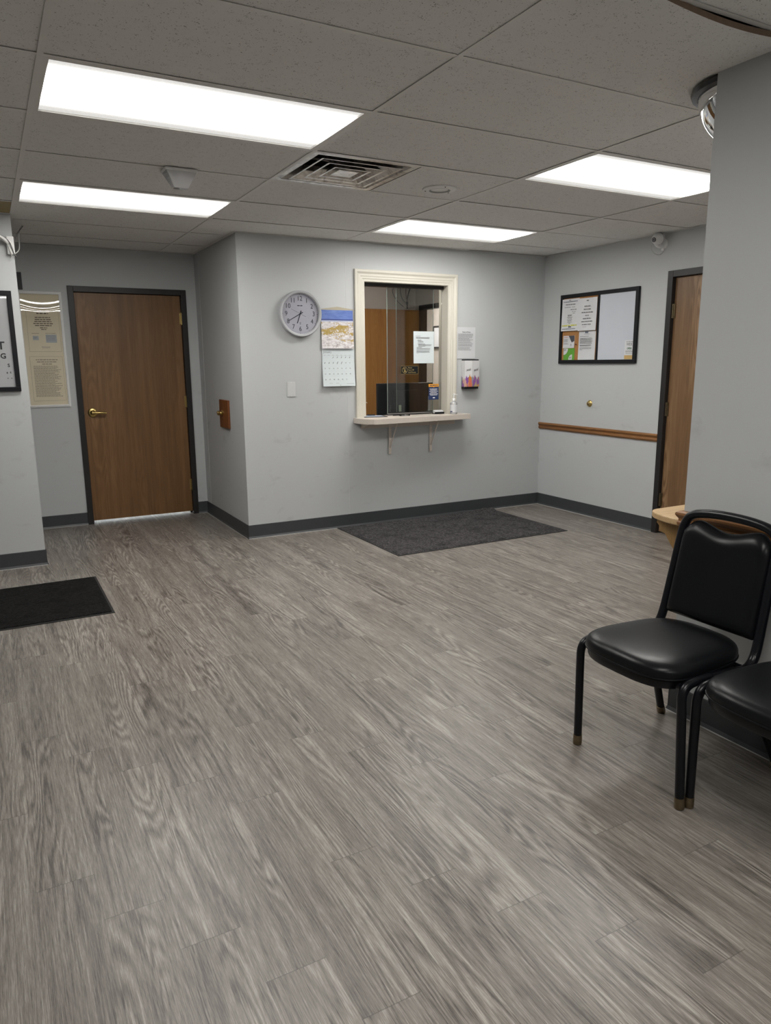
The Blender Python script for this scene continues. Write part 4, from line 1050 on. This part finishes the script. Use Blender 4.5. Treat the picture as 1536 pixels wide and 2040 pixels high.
# ---------------------------------------------------------------- stacking chairs
def make_chair(label):
    t = thing('stacking_chair', label, 'chair', (.57, -.572, 0), 0, 'black vinyl stacking chairs along the wall')
    # local: -x is the front, y across; side tubes run front foot - seat - back arch
    tr = .0150
    def P(x, y, z): return (x-.57, y, z)
    for s in (-1, 1):
        leg = [P(.345, s*.232, .038), P(.331, s*.224, .355), P(.330, s*.222, .390), P(.347, s*.221, .419), P(.40, s*.220, .426), P(.50, s*.217, .420)]
        l = MB().tube(leg, tr, 14, smooth=2).obj('leg', TUBE, t, smooth=True)
        MB().lathe([(0, .003), (.0160, .003), (.0168, .008), (.0160, .040), (0, .042)], 18, P(.346, s*.2335, 0), (-.012, s*-.03, 1)).obj('foot_cap', ABRASS, l, smooth=True)
        rear = [P(.810, s*.250, .038), P(.665, s*.200, .375), P(.645, s*.196, .402)]
        l = MB().tube(rear, tr, 14, smooth=0).obj('leg', TUBE, t, smooth=True)
        MB().lathe([(0, .003), (.0160, .003), (.0168, .008), (.0160, .040), (0, .042)], 18, P(.826, s*.2555, 0), (-.46, s*-.155, 1)).obj('foot_cap', ABRASS, l, smooth=True)
    # back frame: side rail under the seat, elbow, upright, arch
    half = [(.46, .2185, .422), (.58, .214, .410), (.655, .207, .398), (.702, .202, .418), (.724, .198, .470), (.742, .195, .56), (.770, .192, .70), (.786, .191, .775), (.797, .186, .822), (.802, .162, .853), (.806, .105, .864), (.808, .05, .868)]
    pts = [P(x, y, z) for x, y, z in half]+[P(.808, 0, .869)]+[P(x, -y, z) for x, y, z in half[::-1]]
    def oval(m):
        return m
    m = MB().tube(pts, .0165, 14, smooth=2)
    m.obj('back_frame', TUBE, t, smooth=True)
    MB().tube([P(.355, -.205, .408), P(.343, -.15, .400), P(.340, 0, .398), P(.343, .15, .400), P(.355, .205, .408)], .011, 12, smooth=1).tube([P(.665, -.19, .398), P(.665, .19, .398)], .011, 12).obj('cross_rail', TUBE, t, smooth=True)
    # seat: board + cushion, rounded trapezoid
    def outline(f, n=64):
        out = []
        for k in range(n):
            a = 2*PI*k/n; c, s = math.cos(a), math.sin(a)
            e = 3.6
            x = math.copysign(abs(c)**(2/e), c); y = math.copysign(abs(s)**(2/e), s)
            hw = .222 if True else 0
            X = .498+.222*x*f; taper = 1-.16*((X-.276)/.444)
            # bowed front edge
            Xb = X-.012*(1-(y*y))*(1 if x < 0 else -1.2)
            out.append((Xb, y*.222*taper*f))
        return out
    def loft(levels, mat, name, cap=True):
        m = MB(); rows = []
        for f, z, dome_ in levels:
            rows.append([m.b.verts.new(P(x, y, z)) for x, y in outline(f)])
        n = len(rows[0])
        for A, B in zip(rows, rows[1:]):
            for k in range(n): m.b.faces.new((A[k], A[(k+1) % n], B[(k+1) % n], B[k]))
        m.b.faces.new(rows[0]); m.b.faces.new(rows[-1])
        return m.obj(name, mat, t, smooth=True)
    loft([(.90, .392, 0), (.955, .396, 0), (.968, .404, 0), (.968, .422, 0), (.95, .426, 0)], TUBE, 'seat_frame')
    sc = loft([(.955, .4265, 0), (.99, .429, 0), (1.0, .438, 0), (.996, .450, 0), (.975, .461, 0), (.93, .469, 0), (.86, .4745, 0), (.74, .4785, 0), (.55, .4815, 0), (.3, .483, 0), (.08, .4835, 0)], VINYL, 'seat')
    pp = [P(x, y, .4300) for x, y in outline(.996)]
    MB().tube(pp+[pp[0], pp[1]], .0032, 8, cap=False).obj('piping', PIPING, sc, smooth=True)
    # back pad with scooped top
    m = MB(); N, M = 26, 26; F = {}; 
    def pad(u, v, side):
        # u -1..1 across, v 0..1 up
        top = .841-.031*math.exp(-(u/.50)**2)
        bot = .484
        # rounded top corners
        cr = max(0, abs(u)-.62)/.38
        top -= .050*cr**2.6
        z = bot+(top-bot)*v
        hw = .1800 if z < .76 else .1800-.008*((z-.76)/.08)
        x = .722+.085*((z-.47)/.40)-.004
        edge = min(1, min((1-abs(u))/.16, v/.10, (1-v)/.12))
        puff = math.sin(PI/2*max(0, edge))**.7
        d = -.004-.024*puff if side == 0 else .010+.006*puff
        return P(x+d, u*hw, z)
    for side in (0, 1):
        V = [[m.b.verts.new(pad(-1+2*i/N, j/M, side)) for j in range(M+1)] for i in range(N+1)]
        for i in range(N):
            for j in range(M): m.b.faces.new((V[i][j], V[i+1][j], V[i+1][j+1], V[i][j+1]))
        F[side] = V
    def rim(seq):
        for (a, b) in zip(seq, seq[1:]): m.b.faces.new((F[0][a[0]][a[1]], F[0][b[0]][b[1]], F[1][b[0]][b[1]], F[1][a[0]][a[1]]))
    rim([(i, 0) for i in range(N+1)]); rim([(i, M) for i in range(N+1)]); rim([(0, j) for j in range(M+1)]); rim([(N, j) for j in range(M+1)])
    m.obj('backrest', VINYL, t, smooth=True)
    return t
def copy_thing(root, dx, dy, rz, label):
    r = root.copy(); COL.objects.link(r); r.location = (root.location.x+dx, root.location.y+dy, root.location.z); r.rotation_euler.z = rz; r['label'] = label
    for ch in list(root.children):
        c = ch.copy(); COL.objects.link(c); c.parent = r
        for g in list(ch.children):
            d = g.copy(); COL.objects.link(d); d.parent = c
    return r
chair = make_chair('black vinyl stacking chair in full view at the right, nearest the corner')
copy_thing(chair, .033, -.475, 0, 'black vinyl stacking chair cut off by the right edge, seat partly visible')
